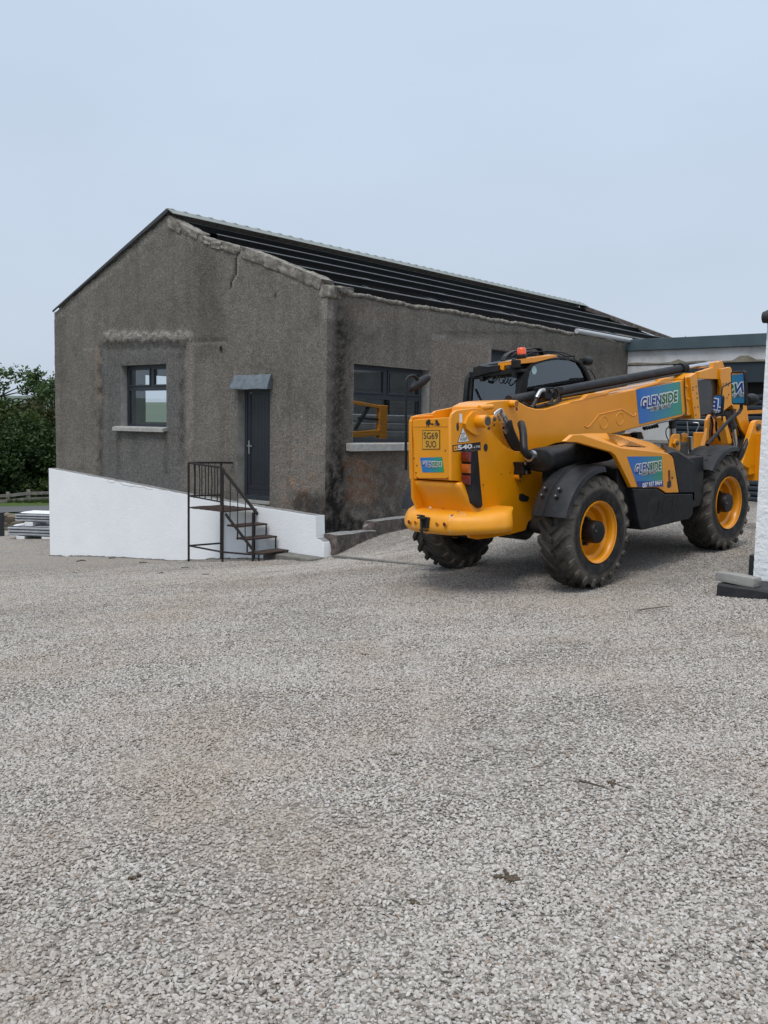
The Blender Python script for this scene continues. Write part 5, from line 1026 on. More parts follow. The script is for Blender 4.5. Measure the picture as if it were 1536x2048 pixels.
b = MB(); b.tube([Vector((rx(z)+.008, y, z)) for y, z in ((.93, 2.07), (.90, 2.02), (.83, 1.93))], .009, 6); b.build('wiper', MAT['black_metal'], cab)
# roof skin, front, floor, interior
b = MB(); rs_ = so_[4:11]; n = len(rs_)
b.loft([[(p[0], YC0+.01, p[2]-.01), (p[0], YC0+.06, p[2]+.01), (p[0], (YC0+YC1)/2, p[2]+.035), (p[0], YC1-.06, p[2]+.01), (p[0], YC1-.01, p[2]-.01), (p[0], (YC0+YC1)/2, p[2]-.03)] for p in rs_]); b.build('roof', BK, cab, smooth=50)
b = MB(); fx = so_[-2][0]; b.box(XB0+.05, fx+.15, YC0+.01, YC1-.01, 1.0, 1.70); b.box(XB0+.1, fx, YC0+.07, YC1-.07, .9, 1.02); b.build('cab_body', BK, cab, bevel=.02)
b = MB(); b.box(-.72, -.25, .42, .88, 1.62, 1.74); b.prism([(-.74, .44, 1.72), (-.84, .44, 2.12), (-.72, .44, 2.14), (-.60, .44, 1.74)], (0, .42, 0)); b.box(-.82, -.73, .54, .76, 2.12, 2.24); b.build('driver_seat', MAT['seat'], cab, bevel=.03, seg=3)
b = MB(); b.tube([(.12+.17*math.cos(a)*.5, .65+.17*math.sin(a), 1.97+.17*math.cos(a)*.8) for a in np.linspace(0, 2*PI, 24, endpoint=False)], .015, 8, closed=True); b.cyl((.30, .65, 1.70), (.12, .65, 1.97), .03, 10); b.build('steering_wheel', MAT['black_metal'], cab)
b = MB(); c = Vector(S1(*z2(757, 332), YC0+.028)); disc(b, c, .047, 'y', rz=.047, h=.002); MATd = simple('pale_disc', (.42, .60, .60), .4, var=.05); b.build('round_sticker', MATd, cab, smooth=0)
if True:
    t = NT('green_indicator'); e = t.n('ShaderNodeEmission', {'Color': (.25, 1., .35, 1), 'Strength': 2.2}); t.t.links.new(e.outputs[0], t.out.inputs[0]); MAT['led'] = t.mat
b = MB(); c = Vector(S1(*z2(1220, 325), YC0+.10)); b.lathe([(.001, -.011), (.011, 0), (.001, .011)], c, 'y', 10); b.build('indicator_lamp', MAT['led'], cab)
b = MB(); c = Vector(S1(*z2(970, 268), YC0+.08)); b.box(c.x-.04, c.x+.04, c.y, c.y+.06, c.z-.018, c.z+.012); b.build('interior_lamp', MAT['white'], cab, bevel=.005)
# orange roof trim, work lamp bar, beacon, roof bars
def RPc(x, pts): return [R1(*z2(a, c), x) for a, c in pts]
b = MB(); A = [Vector(p) for p in RPc(XB0-.03, ((358, 252), (600, 215), (600, 262), (430, 282), (420, 335), (365, 320)))]; b.prism(A, (.05, 0, 0))
Bq = [Vector(S1(*z2(a, c), YC0-.01)) for a, c in ((596, 218), (760, 196), (1004, 162), (1016, 172), (1010, 185), (770, 246), (600, 264))]; b.prism(Bq, (0, .05, 0)); b.add([A[0], Vector((A[0].x+.2, A[0].y, A[0].z+.03)), Bq[2]+Vector((0, .12, .01)), Bq[2], Bq[1], Bq[0]], [(0, 1, 2, 3, 4, 5)]); b.build('roof_trim', OR, cab, bevel=.006)
b = MB(); q = RPc(XB0-.06, ((82, 390), (90, 300), (150, 280), (250, 290), (365, 275), (370, 345), (300, 352), (85, 408))); b.prism(q, (.14, 0, 0)); q2 = RPc(XB0-.03, ((85, 395), (300, 352), (420, 338), (620, 318), (625, 350), (440, 380), (250, 400), (95, 425))); b.prism(q2, (.1, 0, 0))
for a, c in ((188, 430), (540, 390)):
    p = Vector(R1(*z2(a, c), XB0-.03)); b.box(p.x-.02, p.x+.04, p.y-.025, p.y+.025, p.z-.025, p.z+.04)
b.build('lamp_bar', BK, cab, bevel=.006)
b = MB(); p = Vector(R1(*z2(560, 262), XB0-.04)); b.obox(p, (.03, 0, 0), (0, .05, 0), (0, 0, .045)); b.obox(p+Vector((0, .02, .03)), (.025, 0, 0), (0, .02, .01), (0, .01, .03)); b.build('work_lamp', BK, cab, bevel=.01)
for pts in (((300, 405), (305, 440), (330, 455), (350, 430), (355, 395)), ((385, 395), (372, 450), (395, 480), (430, 450), (455, 400))):
    P = [Vector(R1(*z2(*p_), XB0-.04)) for p_ in pts]; b = MB(); b.tube([P[0], P[0].lerp(P[1], .6), P[1], P[1].lerp(P[2], .6), P[2], P[2].lerp(P[3], .5), P[3], P[4]], .008, 6); b.build('cable', MAT['hose'], cab, smooth=80)
bc = Vector(S1(*z2(620, 165), .42)); bt = Vector(S1(*z2(620, 82), .42)); hB = bt.z-bc.z; bx = empty('beacon', parent=cab)
b = MB(); b.lathe([(.058, bc.z-.05), (.058, bc.z-.012), (.066, bc.z-.008), (.060, bc.z+.008), (.001, bc.z+.01)], (bc.x, bc.y, 0), 'z', 22); b.build('beacon_base', MAT['black_metal'], bx, smooth=40)
b = MB(); b.lathe([(.053, bc.z+.006), (.053, bc.z+.05), (.050, bc.z+.07), (.049, bt.z-.012), (.040, bt.z-.002), (.001, bt.z)], (bc.x, bc.y, 0), 'z', 22); b.build('beacon_lens', MAT['beacon'], bx, smooth=40)
b = MB()
for pts, y, w in ((((415, 225), (435, 185), (480, 145), (540, 122), (640, 108), (740, 92), (800, 92), (830, 115), (842, 165)), .52, .022),):
    P = [Vector(S1(*z2(*p_), y)) for p_ in pts]
    for i in range(len(P)-1): b.bar(P[i], P[i+1]+(P[i+1]-P[i])*.08, .07, .016)
b.build('roof_hoop', MAT['black_metal'], cab, bevel=.003)
for i in range(6):
    y = .46+i*.085; P = [(-.55+.02*i, y, 2.435), (-.40, y, 2.475), (-.10, y, 2.49), (.20, y, 2.468), (.40, y, 2.42), (.45, y, 2.36)]; b = MB(); b.tube(P, .008, 6); b.build('guard_bar', MAT['black_metal'], cab, smooth=80)
b = MB(); b.tube([(.40, .44, 2.425), (.40, .90, 2.425)], .009, 6); b.build('guard_bar', MAT['black_metal'], cab)
b = MB(); c = Vector(S1(*z2(1345, 232), .62)); b.lathe([(.02, -.07), (.052, -.055), (.060, 0.0), (.056, .04), (.05, .045), (.001, .045)], c, 'x', 18); b.bar(c+Vector((-.03, 0, 0)), c+Vector((-.16, 0, .02)), .03, .03); b.build('front_lamp', BK, cab, smooth=40)
P = [Vector(S1(*z2(*p_), .25)) for p_ in ((1345, 318), (1365, 320), (1400, 360), (1425, 410), (1440, 445))]; b = MB(); b.tube(P, .007, 6); b.build('grab_rail', MAT['black_metal'], cab)
# --- mirrors and odd fittings
mr = empty('mirror', parent=tel)
cm = Vector(S1(1476, 776, -.95)); camv = (Vector(CAML.tolist())-cm).normalized(); tgt = (Vector(S1(1318, 800, BY))-cm).normalized(); nm_ = (camv+tgt).normalized(); up = Vector((0, 0, 1)); ux = up.cross(nm_).normalized(); up = nm_.cross(ux)
def rrect(b, c, ux, uy, n, w, h, r, d, m): 
    pts = []
    for sx, sy, a0 in ((1, 1, 0), (-1, 1, 90), (-1, -1, 180), (1, -1, 270)):
        for a in np.linspace(a0, a0+90, 5): pts.append(c+ux*(sx*(w-r)+r*math.cos(R_(a)))+uy*(sy*(h-r)+r*math.sin(R_(a))))
    b.prism(pts, n*d, m)
b = MB(); rrect(b, cm-nm_*.05, ux, up, nm_, .105, .205, .03, .05, 0); b.build('mirror_case', BK, mr, bevel=.006)
b = MB(); rrect(b, cm+nm_*.0015, ux, up, nm_, .088, .186, .022, .0015, 0); b.build('mirror_face', MAT['mirror'], mr, smooth=0)
def mpath(pts, r, y): 
    P = [Vector(S1(*z5(*p_), y)) for p_ in pts]; b = MB(); b.tube(P, r, 10); b.build('mirror_arm', MAT['black_metal'], mr, smooth=60)
mpath(((940, 890), (965, 930), (960, 1000), (925, 1060), (720, 1235), (430, 1560), (380, 1620)), .022, -.93); mpath(((775, 555), (650, 625), (630, 660), (622, 780), (640, 1010), (635, 1210)), .010, -.93)
c2 = Vector(S1(*z5(550, 930), -.93)); n2 = (camv*1.0+(Vector((.9, .3, 1.9))-c2).normalized()).normalized(); u2 = Vector((0, 0, 1)).cross(n2).normalized(); v2 = n2.cross(u2)
mr2 = empty('mirror', parent=tel); b = MB(); rrect(b, c2-n2*.04, u2, v2, n2, .078, .115, .04, .04, 0); b.build('mirror_case', BK, mr2, bevel=.006); b = MB(); rrect(b, c2+n2*.0015, u2, v2, n2, .066, .102, .034, .0015, 0); b.build('mirror_face', MAT['mirror'], mr2, smooth=0)
b = MB(); P = [Vector(S1(*z5(*p_), -.93)) for p_ in ((455, 1050), (530, 1115), (640, 1090))]; b.tube(P, .014, 8); b.build('mirror_arm', MAT['black_metal'], mr2)
b = MB(); c = Vector(S1(*z5(1100, 850), -.85)); b.loft([[c+Vector((.0, .0, 0))+Vector((s, .10*k*math.cos(a), .075*k*math.sin(a))) for a in np.linspace(0, 2*PI, 16, endpoint=False)] for s, k in ((-.10, .7), (-.06, 1.), (.06, 1.05), (.12, .75), (.15, .3))]); T(b, 'front_indicator', BK, smooth=50)
b = MB(); P = [Vector(S1(*q, .38)) for q in ((812, 940), (811.5, 900), (812, 830), (812.5, 765), (813.5, 757), (818, 753), (826, 751))]; b.tube(P, .014, 8); rm = empty('mirror', parent=tel); b.build('mirror_arm', MAT['black_metal'], rm, smooth=60)
b = MB(); c = Vector(S1(840, 767, .38)); dd_ = (Vector(S1(860, 752, .38))-Vector(S1(819, 781, .38))); h_ = dd_.normalized(); nn_ = Vector((-.35, .3, -.8)); nn_ = (nn_-h_*nn_.dot(h_)).normalized(); wv = h_.cross(nn_); L_ = dd_.length/2
b.loft([[c+nn_*o_+h_*(L_*k*math.cos(a))+wv*(.048*k*math.sin(a)) for a in np.linspace(0, 2*PI, 24, endpoint=False)] for o_, k in ((-.05, .5), (-.035, .85), (-.01, .99), (.008, 1.), (.012, .95), (.006, .9))]); b.build('mirror_case', BK, rm, smooth=50)
b = MB(); P = [Vector(S1(*q, .38)) for q in ((826, 751), (831, 753), (836, 760))]; b.tube(P, .018, 8); b.build('mirror_clamp', MAT['black_metal'], rm)
b = MB(); b.prism(SP(-.33, [z7(560, 195), z7(590, 60), z7(612, 42), z7(664, 40), z7(672, 190), z7(655, 226)]), (0, .03, 0)); c = Vector(S1(*z7(612, 135), -.33)); b.cyl(c, c+Vector((0, -.03, 0)), .055, 6); b.cyl(c+Vector((0, -.03, 0)), c+Vector((0, -.05, 0)), .03, 12, 1); b.prism(SP(.0, [z7(680, 190), z7(690, 45), z7(715, 28), z7(745, 35), z7(745, 185)]), (0, .03, 0)); b.prism(SP(-.27, [z7(560, 250), z7(672, 150), z7(745, 120), z7(745, 330), z7(600, 330)]), (0, .25, 0), 2); T(b, 'ram_bracket', [OR, MAT['steel_bolt'], MAT['dark_steel']], .006)
b = MB(); b.cyl(S1(*z4(1215, 800), -.15), S1(*z4(1215, 1010), -.15), .042, 16, 0); b.cyl(S1(*z4(1212, 720), -.15), S1(*z4(1214, 808), -.15), .050, 16, 1); b.cyl(S1(*z4(1420, 905), -.05), S1(*z4(1425, 1063), -.05), .035, 12, 0); T(b, 'compensation_ram', [MAT['zinc'], MAT['hose']])
hose([(1165, 790), (1135, 830), (1140, 900), (1175, 965)], -.2, .007, fn=z4)
b = MB(); b.prism(SP(.35, [z5(360, 1560), z5(385, 1200), z5(440, 1100), z5(520, 1200), z5(500, 1560)]), (0, .05, 0)); b.prism(SP(.2, [z5(400, 1540), z5(430, 1160), z5(455, 1120), z5(470, 1180), z5(440, 1540)]), (0, .04, 0)); T(b, 'lift_bracket', OR, .005)
b = MB(); q = [z4(700, 870), z4(760, 845), z4(850, 850), z4(880, 930), z4(700, 930)]; b.prism(SP(.1, q), (0, .1, 0)); b.prism(SP(.0, [z4(790, 860), z4(840, 850), z4(870, 935), z4(800, 935)]), (0, .09, 0), 1); T(b, 'lift_ram', [OR, MAT['dark_steel']], .005)
b = MB()
for i in range(6):
    a = Vector(S1(*z4(870+i*30, 800-i*6), -.1)); b.cyl(a, a+Vector((.03, 0, -.02)), .02, 8)
T(b, 'hose_clips', MAT['hose'])

# ------------------------------------------------------------------ flat-roofed shed closing the yard
fl = empty('flat_roof_shed', (CX, CY, 0), TH); tag(fl, 'long low flat-roofed shed with grey fascia, white wall and dark slatted shutter', 'shed')
YF = 11.70
b = MB(); b.box(-.02, 13, YF-.14, YF+.02, 2.09, 2.39); b.box(.05, 13, YF-.12, YF+9, 2.30, 2.385); b.build('fascia', MAT['fascia'], fl, bevel=.01)
b = MB(); b.box(.02, 13, YF-.02, YF+.25, 1.72, 2.09); b.box(.02, 1.30, YF, YF+.25, -2.3, 1.70); b.box(12.7, 13, YF, YF+9, -2.3, 2.29); b.box(.02, 13, YF+8.7, YF+9, -2.3, 2.29); b.box(.02, .3, YF+.26, YF+8.7, -2.3, 2.29); b.build('wall', MAT['dull_white'], fl, bevel=.01)
b = MB(); b.box(.02, 1.29, YF-.03, YF-.001, -.42, -.34); b.box(.02, 1.29, YF-.05, YF-.001, -.36, -.28); b.build('ledge', MAT['cement'], fl)
b = MB(); rs = random.Random(4); pts = []
for i in range(60):
    x = .05+i*.2; pts.append((x, 1.735+.03*noise.noise((x*1.7, 0, 0))+(.10 if 2.9 < x < 3.4 else 0)+(.07 if 1.4 < x < 1.6 else 0)))
b.add([(x, YF-.024, 1.715) for x, z in pts]+[(x, YF-.024, z+.03) for x, z in pts], [(i, i+1, 61+i, 60+i) for i in range(59)]); b.build('bare_render', simple('bare_render', (.20, .18, .14), .95, var=.35, vs=4., bump=.5), fl, fix=False, smooth=0)
sh = empty('shutter', parent=fl)
b = MB(); b.box(1.32, 12.6, YF+.03, YF+.4, 1.21, 1.715); b.build('shutter_box', MAT['shutter_box'], sh, bevel=.01)
b = MB()
for i in range(24):
    z = .80-.135*i
    b.prism([(1.32, YF+.20, z), (1.32, YF+.165, z+.03), (1.32, YF+.16, z+.085), (1.32, YF+.20, z+.122), (1.32, YF+.22, z+.122), (1.32, YF+.22, z)], (11.3, 0, 0))
b.build('slats', MAT['shutter'], sh, smooth=0)
b = MB(); b.box(1.30, 12.7, YF+.42, YF+.45, -2.3, 2.1); b.build('shutter_recess', MAT['black_metal'], sh)
# pallets and a hooped barrier in front of it
def gpt(u, v):
    D = ray(u, v); a, c = 3., 80.
    for _ in range(50):
        m = (a+c)/2
        if D[2]*m > gz(D[0]*m, D[1]*m): a = m
        else: c = m
    return Vector((D[0]*a, D[1]*a, D[2]*a))
P0 = gpt(1512, 1019)
def pallet():
    r = empty('pallet', (0, 0, 0), TH); 
    b = MB()
    for i in range(6): b.box(-.6, .6, -.5+i*.18, -.5+i*.18+.11, .122, .142)
    b.build('deck_board', MAT['pallet'], r, smooth=0); b = MB()
    for y in (-.45, 0, .45):
        for x in (-.52, 0, .52): b.box(x-.07, x+.07, y-.05, y+.05, .02, .10)
        b.box(-.6, .6, y-.05, y+.05, .10, .122); b.box(-.6, .6, y-.05, y+.05, 0., .02)
    b.build('bearer', MAT['pallet'], r, smooth=0); return r
p0 = pallet(); levels_ = ['bottom pallet of the stack between the front tyre and the white wall', 'second pallet up in the stack behind the front tyre', 'third pallet up in the stack behind the front tyre', 'top pallet of the stack behind the front tyre']
for i, lb in enumerate(levels_):
    if i == 0: o = p0
    else:
        o = p0.copy(); COL.objects.link(o)
        for c in list(p0.children): d = c.copy(); COL.objects.link(d); d.parent = o
    o.location = (P0.x+.25+.02*math.sin(i*4), P0.y+.4, P0.z-.02+.147*i); o.rotation_euler = (0, 0, TH+.06*math.sin(i*7)); tag(o, 'grey wooden '+lb, 'pallet', 'stacked pallets')
br = empty('hoop_barrier', tuple(BW(2.0, 10.6, gz(*BW(2.0, 10.6).xy)))); zb0 = br.location.z; br.rotation_euler = (0, 0, TH); tag(br, 'thin galvanised hoop barrier in front of the dark slatted shutter', 'barrier')
def BR(u, v): x, z = on_gable(u, v, 10.6); return (x-2.0, 0, z-zb0)
b = MB(); b.tube([BR(1330, 836), BR(1445, 842)], .022, 8); b.build('rail', MAT['zinc'], br)
b = MB(); b.tube([BR(1386, 845), BR(1397, 846), BR(1398, 850), BR(1390, 868), BR(1387, 895), BR(1386, 960)], .018, 8); b.tube([BR(1374, 843), BR(1376, 862), BR(1378, 960)], .015, 8); b.build('hoop', MAT['zinc'], br, smooth=80)
b = MB(); b.tube([BR(1425, 842), BR(1445, 846), BR(1447, 960)], .018, 8); b.build('hoop', MAT['zinc'], br, smooth=80)

# ------------------------------------------------------------------ white outbuilding at the edge of the yard
wc = gpt(1505, 1178); wc = Vector((wc.x, wc.y, gz(wc.x, wc.y))); ob = empty('white_outbuilding', tuple(wc), TH); tag(ob, 'rough white rendered outbuilding corner with black gutter standing on a black base', 'outbuilding')
H = 2.52
b = MB(); b.prism([(0, 0, -.3), (3.4, 0, -.3), (3.4, 1.5, -.3), (.0, 1.3, -.3)], (0, 0, H+.3)); bm = bmesh.new()
b = MB(); n = 150; m_ = 150; vs = []
ss = np.linspace(0, 3.4, m_); zs = np.linspace(-.3, H, n)
for z in zs:
    for s in ss:
        e = .006*noise.noise((s*26, z*26, 0))+.007*noise.noise((s*60, z*60, 7)); x = s
        vs.append((x+(e*.7 if s < .02 else 0), -e, z))
b.add(vs, [(j*m_+i, j*m_+i+1, (j+1)*m_+i+1, (j+1)*m_+i) for j in range(n-1) for i in range(m_-1)])
vs = []
for z in zs:
    for s in np.linspace(0, 1.3, m_):
        e = .006*noise.noise((3, s*26, z*26))+.007*noise.noise((9, s*60, z*60))
        e0 = .006*noise.noise((0, z*26, 0))+.007*noise.noise((0, z*60, 7))
        vs.append((e if s > .02 else e0*.7, s-(e0 if s < .001 else 0), z))
b.add(vs, [(j*m_+i, j*m_+i+1, (j+1)*m_+i+1, (j+1)*m_+i) for j in range(n-1) for i in range(m_-1)])
b.box(3.36, 3.4, .03, 1.3, -.3, H-.01); b.box(.05, 3.38, .05, 1.29, H-.04, H-.005); b.box(.05, 3.38, 1.27, 1.3, -.3, H-.05)
b.build('roughcast_wall', MAT['white_roughcast'], ob, smooth=180)
b = MB(); b.box(-.015, 3.5, -.03, 1.4, H-.02, H+.10); b.tube([(-.02, -.07, H+.03), (3.4, -.07, H+.03)], .055, 12); b.build('gutter', MAT['bitumen'], ob, bevel=.01)
b = MB(); b.box(-.055, .0, .02, 1.2, -.05, .32); b.build('skirting', MAT['bitumen'], ob, bevel=.005)
sl = gpt(1432, 1193); se = gpt(1545, 1202)
sb = empty('black_base_slab', tuple(sl)); ang = math.atan2(se.y-sl.y, se.x-sl.x); sb.rotation_euler = (0, 0, ang); tag(sb, 'low black slab at the foot of the white rough wall', 'slab')
b = MB(); nq = 26; rings = []
for i in range(nq):
    x = i*2.2/(nq-1); w = .012*noise.noise((x*4, 1, 1)); rings.append([(x, w, -.08), (x, .01+w, .105+w), (x, .03+w, .125+w), (x, .62, .125+w), (x, .65, -.08)])
b.loft(rings); o = b.build('slab', MAT['bitumen'], smooth=35); o.parent = sb
bl = sl.lerp(se, .28); cb = MB(); rock(cb, (0, 0, .045), .20, .075, .042, 0, 0, 77, 3, .05); cbo = cb.build('concrete_block', MAT['cement'], smooth=40); cbo.location = (bl.x+.09, bl.y+.10, bl.z+.115); cbo.rotation_euler = (0, .03, ang-.02); tag(cbo, 'pale grey concrete block lying on the black slab', 'block')

# ------------------------------------------------------------------ beyond the yard: sheets, stone wall, road, fence, trees
def bundle(name, label, px0, base, L, W, layers, hh):
    r = empty(name, tuple(base), R_(-6)); tag(r, label, 'sheet bundle', 'bundles of roofing sheets')
    for i in range(layers):
        b = MB(); z = i*hh; pr = []; x = 0
        b.prism([(0, 0, z+.012), (0, -.035, z+.03), (0, -.035, z+hh*.62), (0, 0, z+hh*.72), (0, 0, z+hh-.01), (0, W, z+hh-.01), (0, W, z+.012)], (L, 0, 0)); b.build('sheet', MAT['galv'], r, smooth=0)
        b = MB(); b.box(.02, L-.02, .01, W-.01, z+hh-.012, z+hh+.014); b.build('sheet_gap', MAT['sheet_dark'], r, smooth=0)
    b = MB(); rock(b, (L*.5, W/2, layers*hh+.004), L*.5, W*.5, .012, 0, 0, 9, 5, .05); b.build('wrap', MAT['wrap'], r, smooth=60); return r
g0 = gpt(10, 1078); dist = g0.length
bundle('sheet_bundle', 'lower and longer bundle of grey ribbed roofing sheets beside the white plinth', 0, g0+Vector((.05, .1, .09)), 3.4, .95, 3, .085)
bundle('sheet_bundle', 'upper bundle of grey ribbed roofing sheets resting on the lower one', 0, g0+Vector((.26, .12, .49)), 3.0, .9, 3, .072)
def bearer(loc, lb):
    b = MB(); b.box(-.12, .12, -.02, .95, -.03, .085); o = b.build('bearer_block', MAT['wrap'], bevel=.01); o.location = loc; o.rotation_euler = (0, 0, R_(-6)); tag(o, lb, 'bearer', 'pale bearers under the sheet bundles')
bearer(g0+Vector((.42, .05, 0)), 'pale bearer on the gravel under the open end of the lower sheets'); bearer(g0+Vector((1.15, -.02, 0)), 'pale bearer on the gravel close to the white plinth'); bearer(g0+Vector((.66, .05, .40)), 'pale bearer between the two sheet bundles at the open end'); bearer(g0+Vector((1.5, .0, .40)), 'pale bearer between the two sheet bundles by the white plinth')
gp = gpt(2, 1073); b = MB(); b.box(-.07, .07, -.07, .07, -.2, .66); b.box(-.08, .08, -.08, .08, .66, .69); o = b.build('gate_post', MAT['bitumen'], bevel=.01); o.location = gp+Vector((-.05, .15, 0)); tag(o, 'black square gate post beside the bundles of roofing sheets', 'post')
# dry stone wall, its top seen at v ~ 1027
def at_dist(u, v, d): D = ray(u, v); k = d/math.hypot(D[0], D[1]); return Vector((D[0]*k, D[1]*k, D[2]*k))
wa, wb_ = at_dist(-260, 1028, 32.5), at_dist(330, 1031, 33.5); b = MB(); rs = random.Random(8); nseg = 60; rings = []
for i in range(nseg+1):
    p = wa.lerp(wb_, i/nseg); h = .05*rs.uniform(-1, 1); rings.append([(p.x, p.y, p.z-1.3), (p.x+rs.uniform(-.03, .03), p.y-.03+rs.uniform(-.03, .03), p.z+h-.06), (p.x, p.y+.05, p.z+h), (p.x, p.y+.4, p.z+h), (p.x, p.y+.45, p.z-1.3)])
b.loft(rings); tag(b.build('dry_stone_wall', MAT['drystone'], smooth=30), 'low brown dry stone wall behind the roofing sheets', 'stone wall')
# road: a strip draped on the land
b = MB(); pa, pb = at_dist(-900, 1000, 46), at_dist(700, 1000, 47.5); L = [pa.lerp(pb, t) for t in np.linspace(0, 1, 60)]
rows = [[(p.x, p.y+o_, gz(p.x, p.y+o_)+.03+.02) for p in L] for o_ in (-2.6, -1.3, 0, 1.3, 2.6)]
b.add([q for r in rows for q in r], [(j*60+i, j*60+i+1, (j+1)*60+i+1, (j+1)*60+i) for j in range(4) for i in range(59)]); tag(b.build('road', MAT['road'], fix=False), 'grey lane behind the stone wall', 'road', kind='structure')
# post and rail fence
fe = empty('rail_fence', tuple(gpt(14, 1008))); tag(fe, 'weathered two-rail wooden fence in front of the dark trees', 'fence'); f0 = fe.location.copy()
fp = []
for u, top_, bot, d in ((-90, 984, 1013, 51.0), (-38, 985, 1012, 51.0), (16, 984, 1010, 51.5), (57, 979, 1007, 52.), (130, 977, 1005, 53.)):
    a, c = at_dist(u, top_, d)-f0, at_dist(u, bot+6, d)-f0; fp.append((a, c)); b = MB(); b.bar(c, a, .16, .12, up=(0, 1, 0)); b.build('post', MAT['old_wood'], fe, smooth=0)
for (a0, c0), (a1, c1) in zip(fp[:-1], fp[1:]):
    for t in (.22, .55):
        b = MB(); b.bar(a0.lerp(c0, t)+Vector((0, -.09, 0)), a1.lerp(c1, t)+Vector((0, -.09, 0)), .05, .15); b.build('rail', MAT['old_wood'], fe, smooth=0)
def tree(name, label, cat, base, h, crown_c, crown_r, n_clump, n_leaf, leaf, mat, trunk_r=.16, seed=1, spread=.42, sparse=False, group=None):
    rs = random.Random(seed); o = empty(name, tuple(base)); tag(o, label, cat, group); b = MB()
    top = Vector((crown_c[0], crown_c[1], crown_c[2])); p = [Vector((0, 0, -.3))]+[Vector((top.x*t+rs.uniform(-.1, .1)*h*.1, top.y*t, top.z*t)) for t in (.25, .5, .75, 1.)]
    b.tube(p, [trunk_r*1.4, trunk_r, trunk_r*.8, trunk_r*.6, trunk_r*.35], 8); cl = []
    for i in range(n_clump):
        while True:
            q = Vector((rs.uniform(-1, 1), rs.uniform(-1, 1), rs.uniform(-1, 1)))
            if q.length <= 1 and (q.length > .35 or rs.random() < .3): break
        c = top+Vector((q.x*crown_r[0], q.y*crown_r[1], q.z*crown_r[2])); cl.append(c)
        if i % 2 == 0 or sparse:
            s = p[2].lerp(p[4], rs.random()); mid = s.lerp(c, .5)+Vector((0, 0, .12*(c-s).length)); b.tube([s, mid, c], [trunk_r*.32, trunk_r*.18, trunk_r*.06], 5)
    b.build('trunk', MAT['bark'], o, smooth=60); lb = MB(); lv, lf = [], []
    for i in range(n_leaf):
        c = cl[rs.randrange(len(cl))]; s = spread*(min(crown_r)*.9); c = c+Vector((rs.gauss(0, s), rs.gauss(0, s), rs.gauss(0, s*.8)))
        d = Vector((rs.gauss(0, 1), rs.gauss(0, 1), rs.gauss(0, .7))).normalized(); e = d.cross(Vector((rs.gauss(0, 1), rs.gauss(0, 1), rs.gauss(0, 1)))).normalized(); l = leaf*rs.uniform(.6, 1.4); w = l*.5
        k = len(lv); lv += [c-d*l, c+e*w, c+d*l, c-e*w]; lf.append((k, k+1, k+2, k+3))
    lb.add(lv, lf); lb.build('crown', MAT[mat], o, fix=False, smooth=0); return o
def tb(u, d): D = ray(u, 1000); k = d/math.hypot(D[0], D[1]); x, y = D[0]*k, D[1]*k; return Vector((x, y, gz(x, y)))
G = 'trees behind the rail fence'
tree('tall_tree', 'loose-crowned tree with twiggy pale leaves rising above the dark shrubs at the photo edge', 'tree', tb(-12, 63), 8, (0, 0, 6.3), (3.3, 3.0, 1.9), 34, 2300, .14, 'leaf_pale', .2, 11, .16, True, G)
tree('bushy_tree', 'dense dark green tree with yellowish tips left of the olive one', 'tree', tb(6, 59), 7, (0, 0, 3.9), (2.0, 2.2, 1.8), 36, 5200, .14, 'leaf_mid', .18, 12, .22, False, G)
tree('olive_tree', 'brownish olive bushy tree half hidden by the grey gable', 'tree', tb(92, 62), 7, (0, 0, 4.1), (2.2, 2.2, 1.7), 38, 5600, .13, 'leaf_olive', .18, 13, .22, False, G)
tree('ash_tree', 'pale feathery treetop against the sky touching the grey gable', 'tree', tb(106, 68), 9, (0, 0, 7.1), (1.9, 1.8, 1.5), 22, 1500, .15, 'leaf_pale', .16, 14, .18, True, G)
for i, (u, d, r, m, lb) in enumerate(((-40, 56, 2.8, 'leaf_dark', 'darkest rounded shrub behind the outermost fence rail'), (8, 57, 2.5, 'leaf_dark', 'dark green shrub behind the first fence post from the photo edge'), (48, 57.5, 2.4, 'leaf_dark', 'dark green shrub behind the tallest fence post'), (88, 58, 2.6, 'leaf_dark', 'dark green shrub next to the white plinth and grey gable'), (135, 59, 2.8, 'leaf_dark', 'dark shrub mostly hidden behind the grey gable'))):
    tree('shrub', lb, 'shrub', tb(u, d), 4, (0, 0, 2.1), (r*.85, r*.8, 2.3), 40, 6500, .12, m, .1, 30+i, .2, False, 'dark shrubs behind the rail fence')
tree('low_shrub', 'small yellowish green shrub beside the fence end by the white plinth', 'shrub', tb(84, 54.5), 1.2, (0, 0, .55), (.95, .7, .45), 18, 2400, .09, 'leaf_mid', .04, 41, .22)
tree('twiggy_tree', 'small leafy treetop peeping over the far end of the workshop roof', 'tree', Vector((13.6, 43., -2.2)), 7, (0, 0, 5.75), (1.5, 1.0, .5), 9, 380, .13, 'leaf_mid', .12, 51, .14, True)
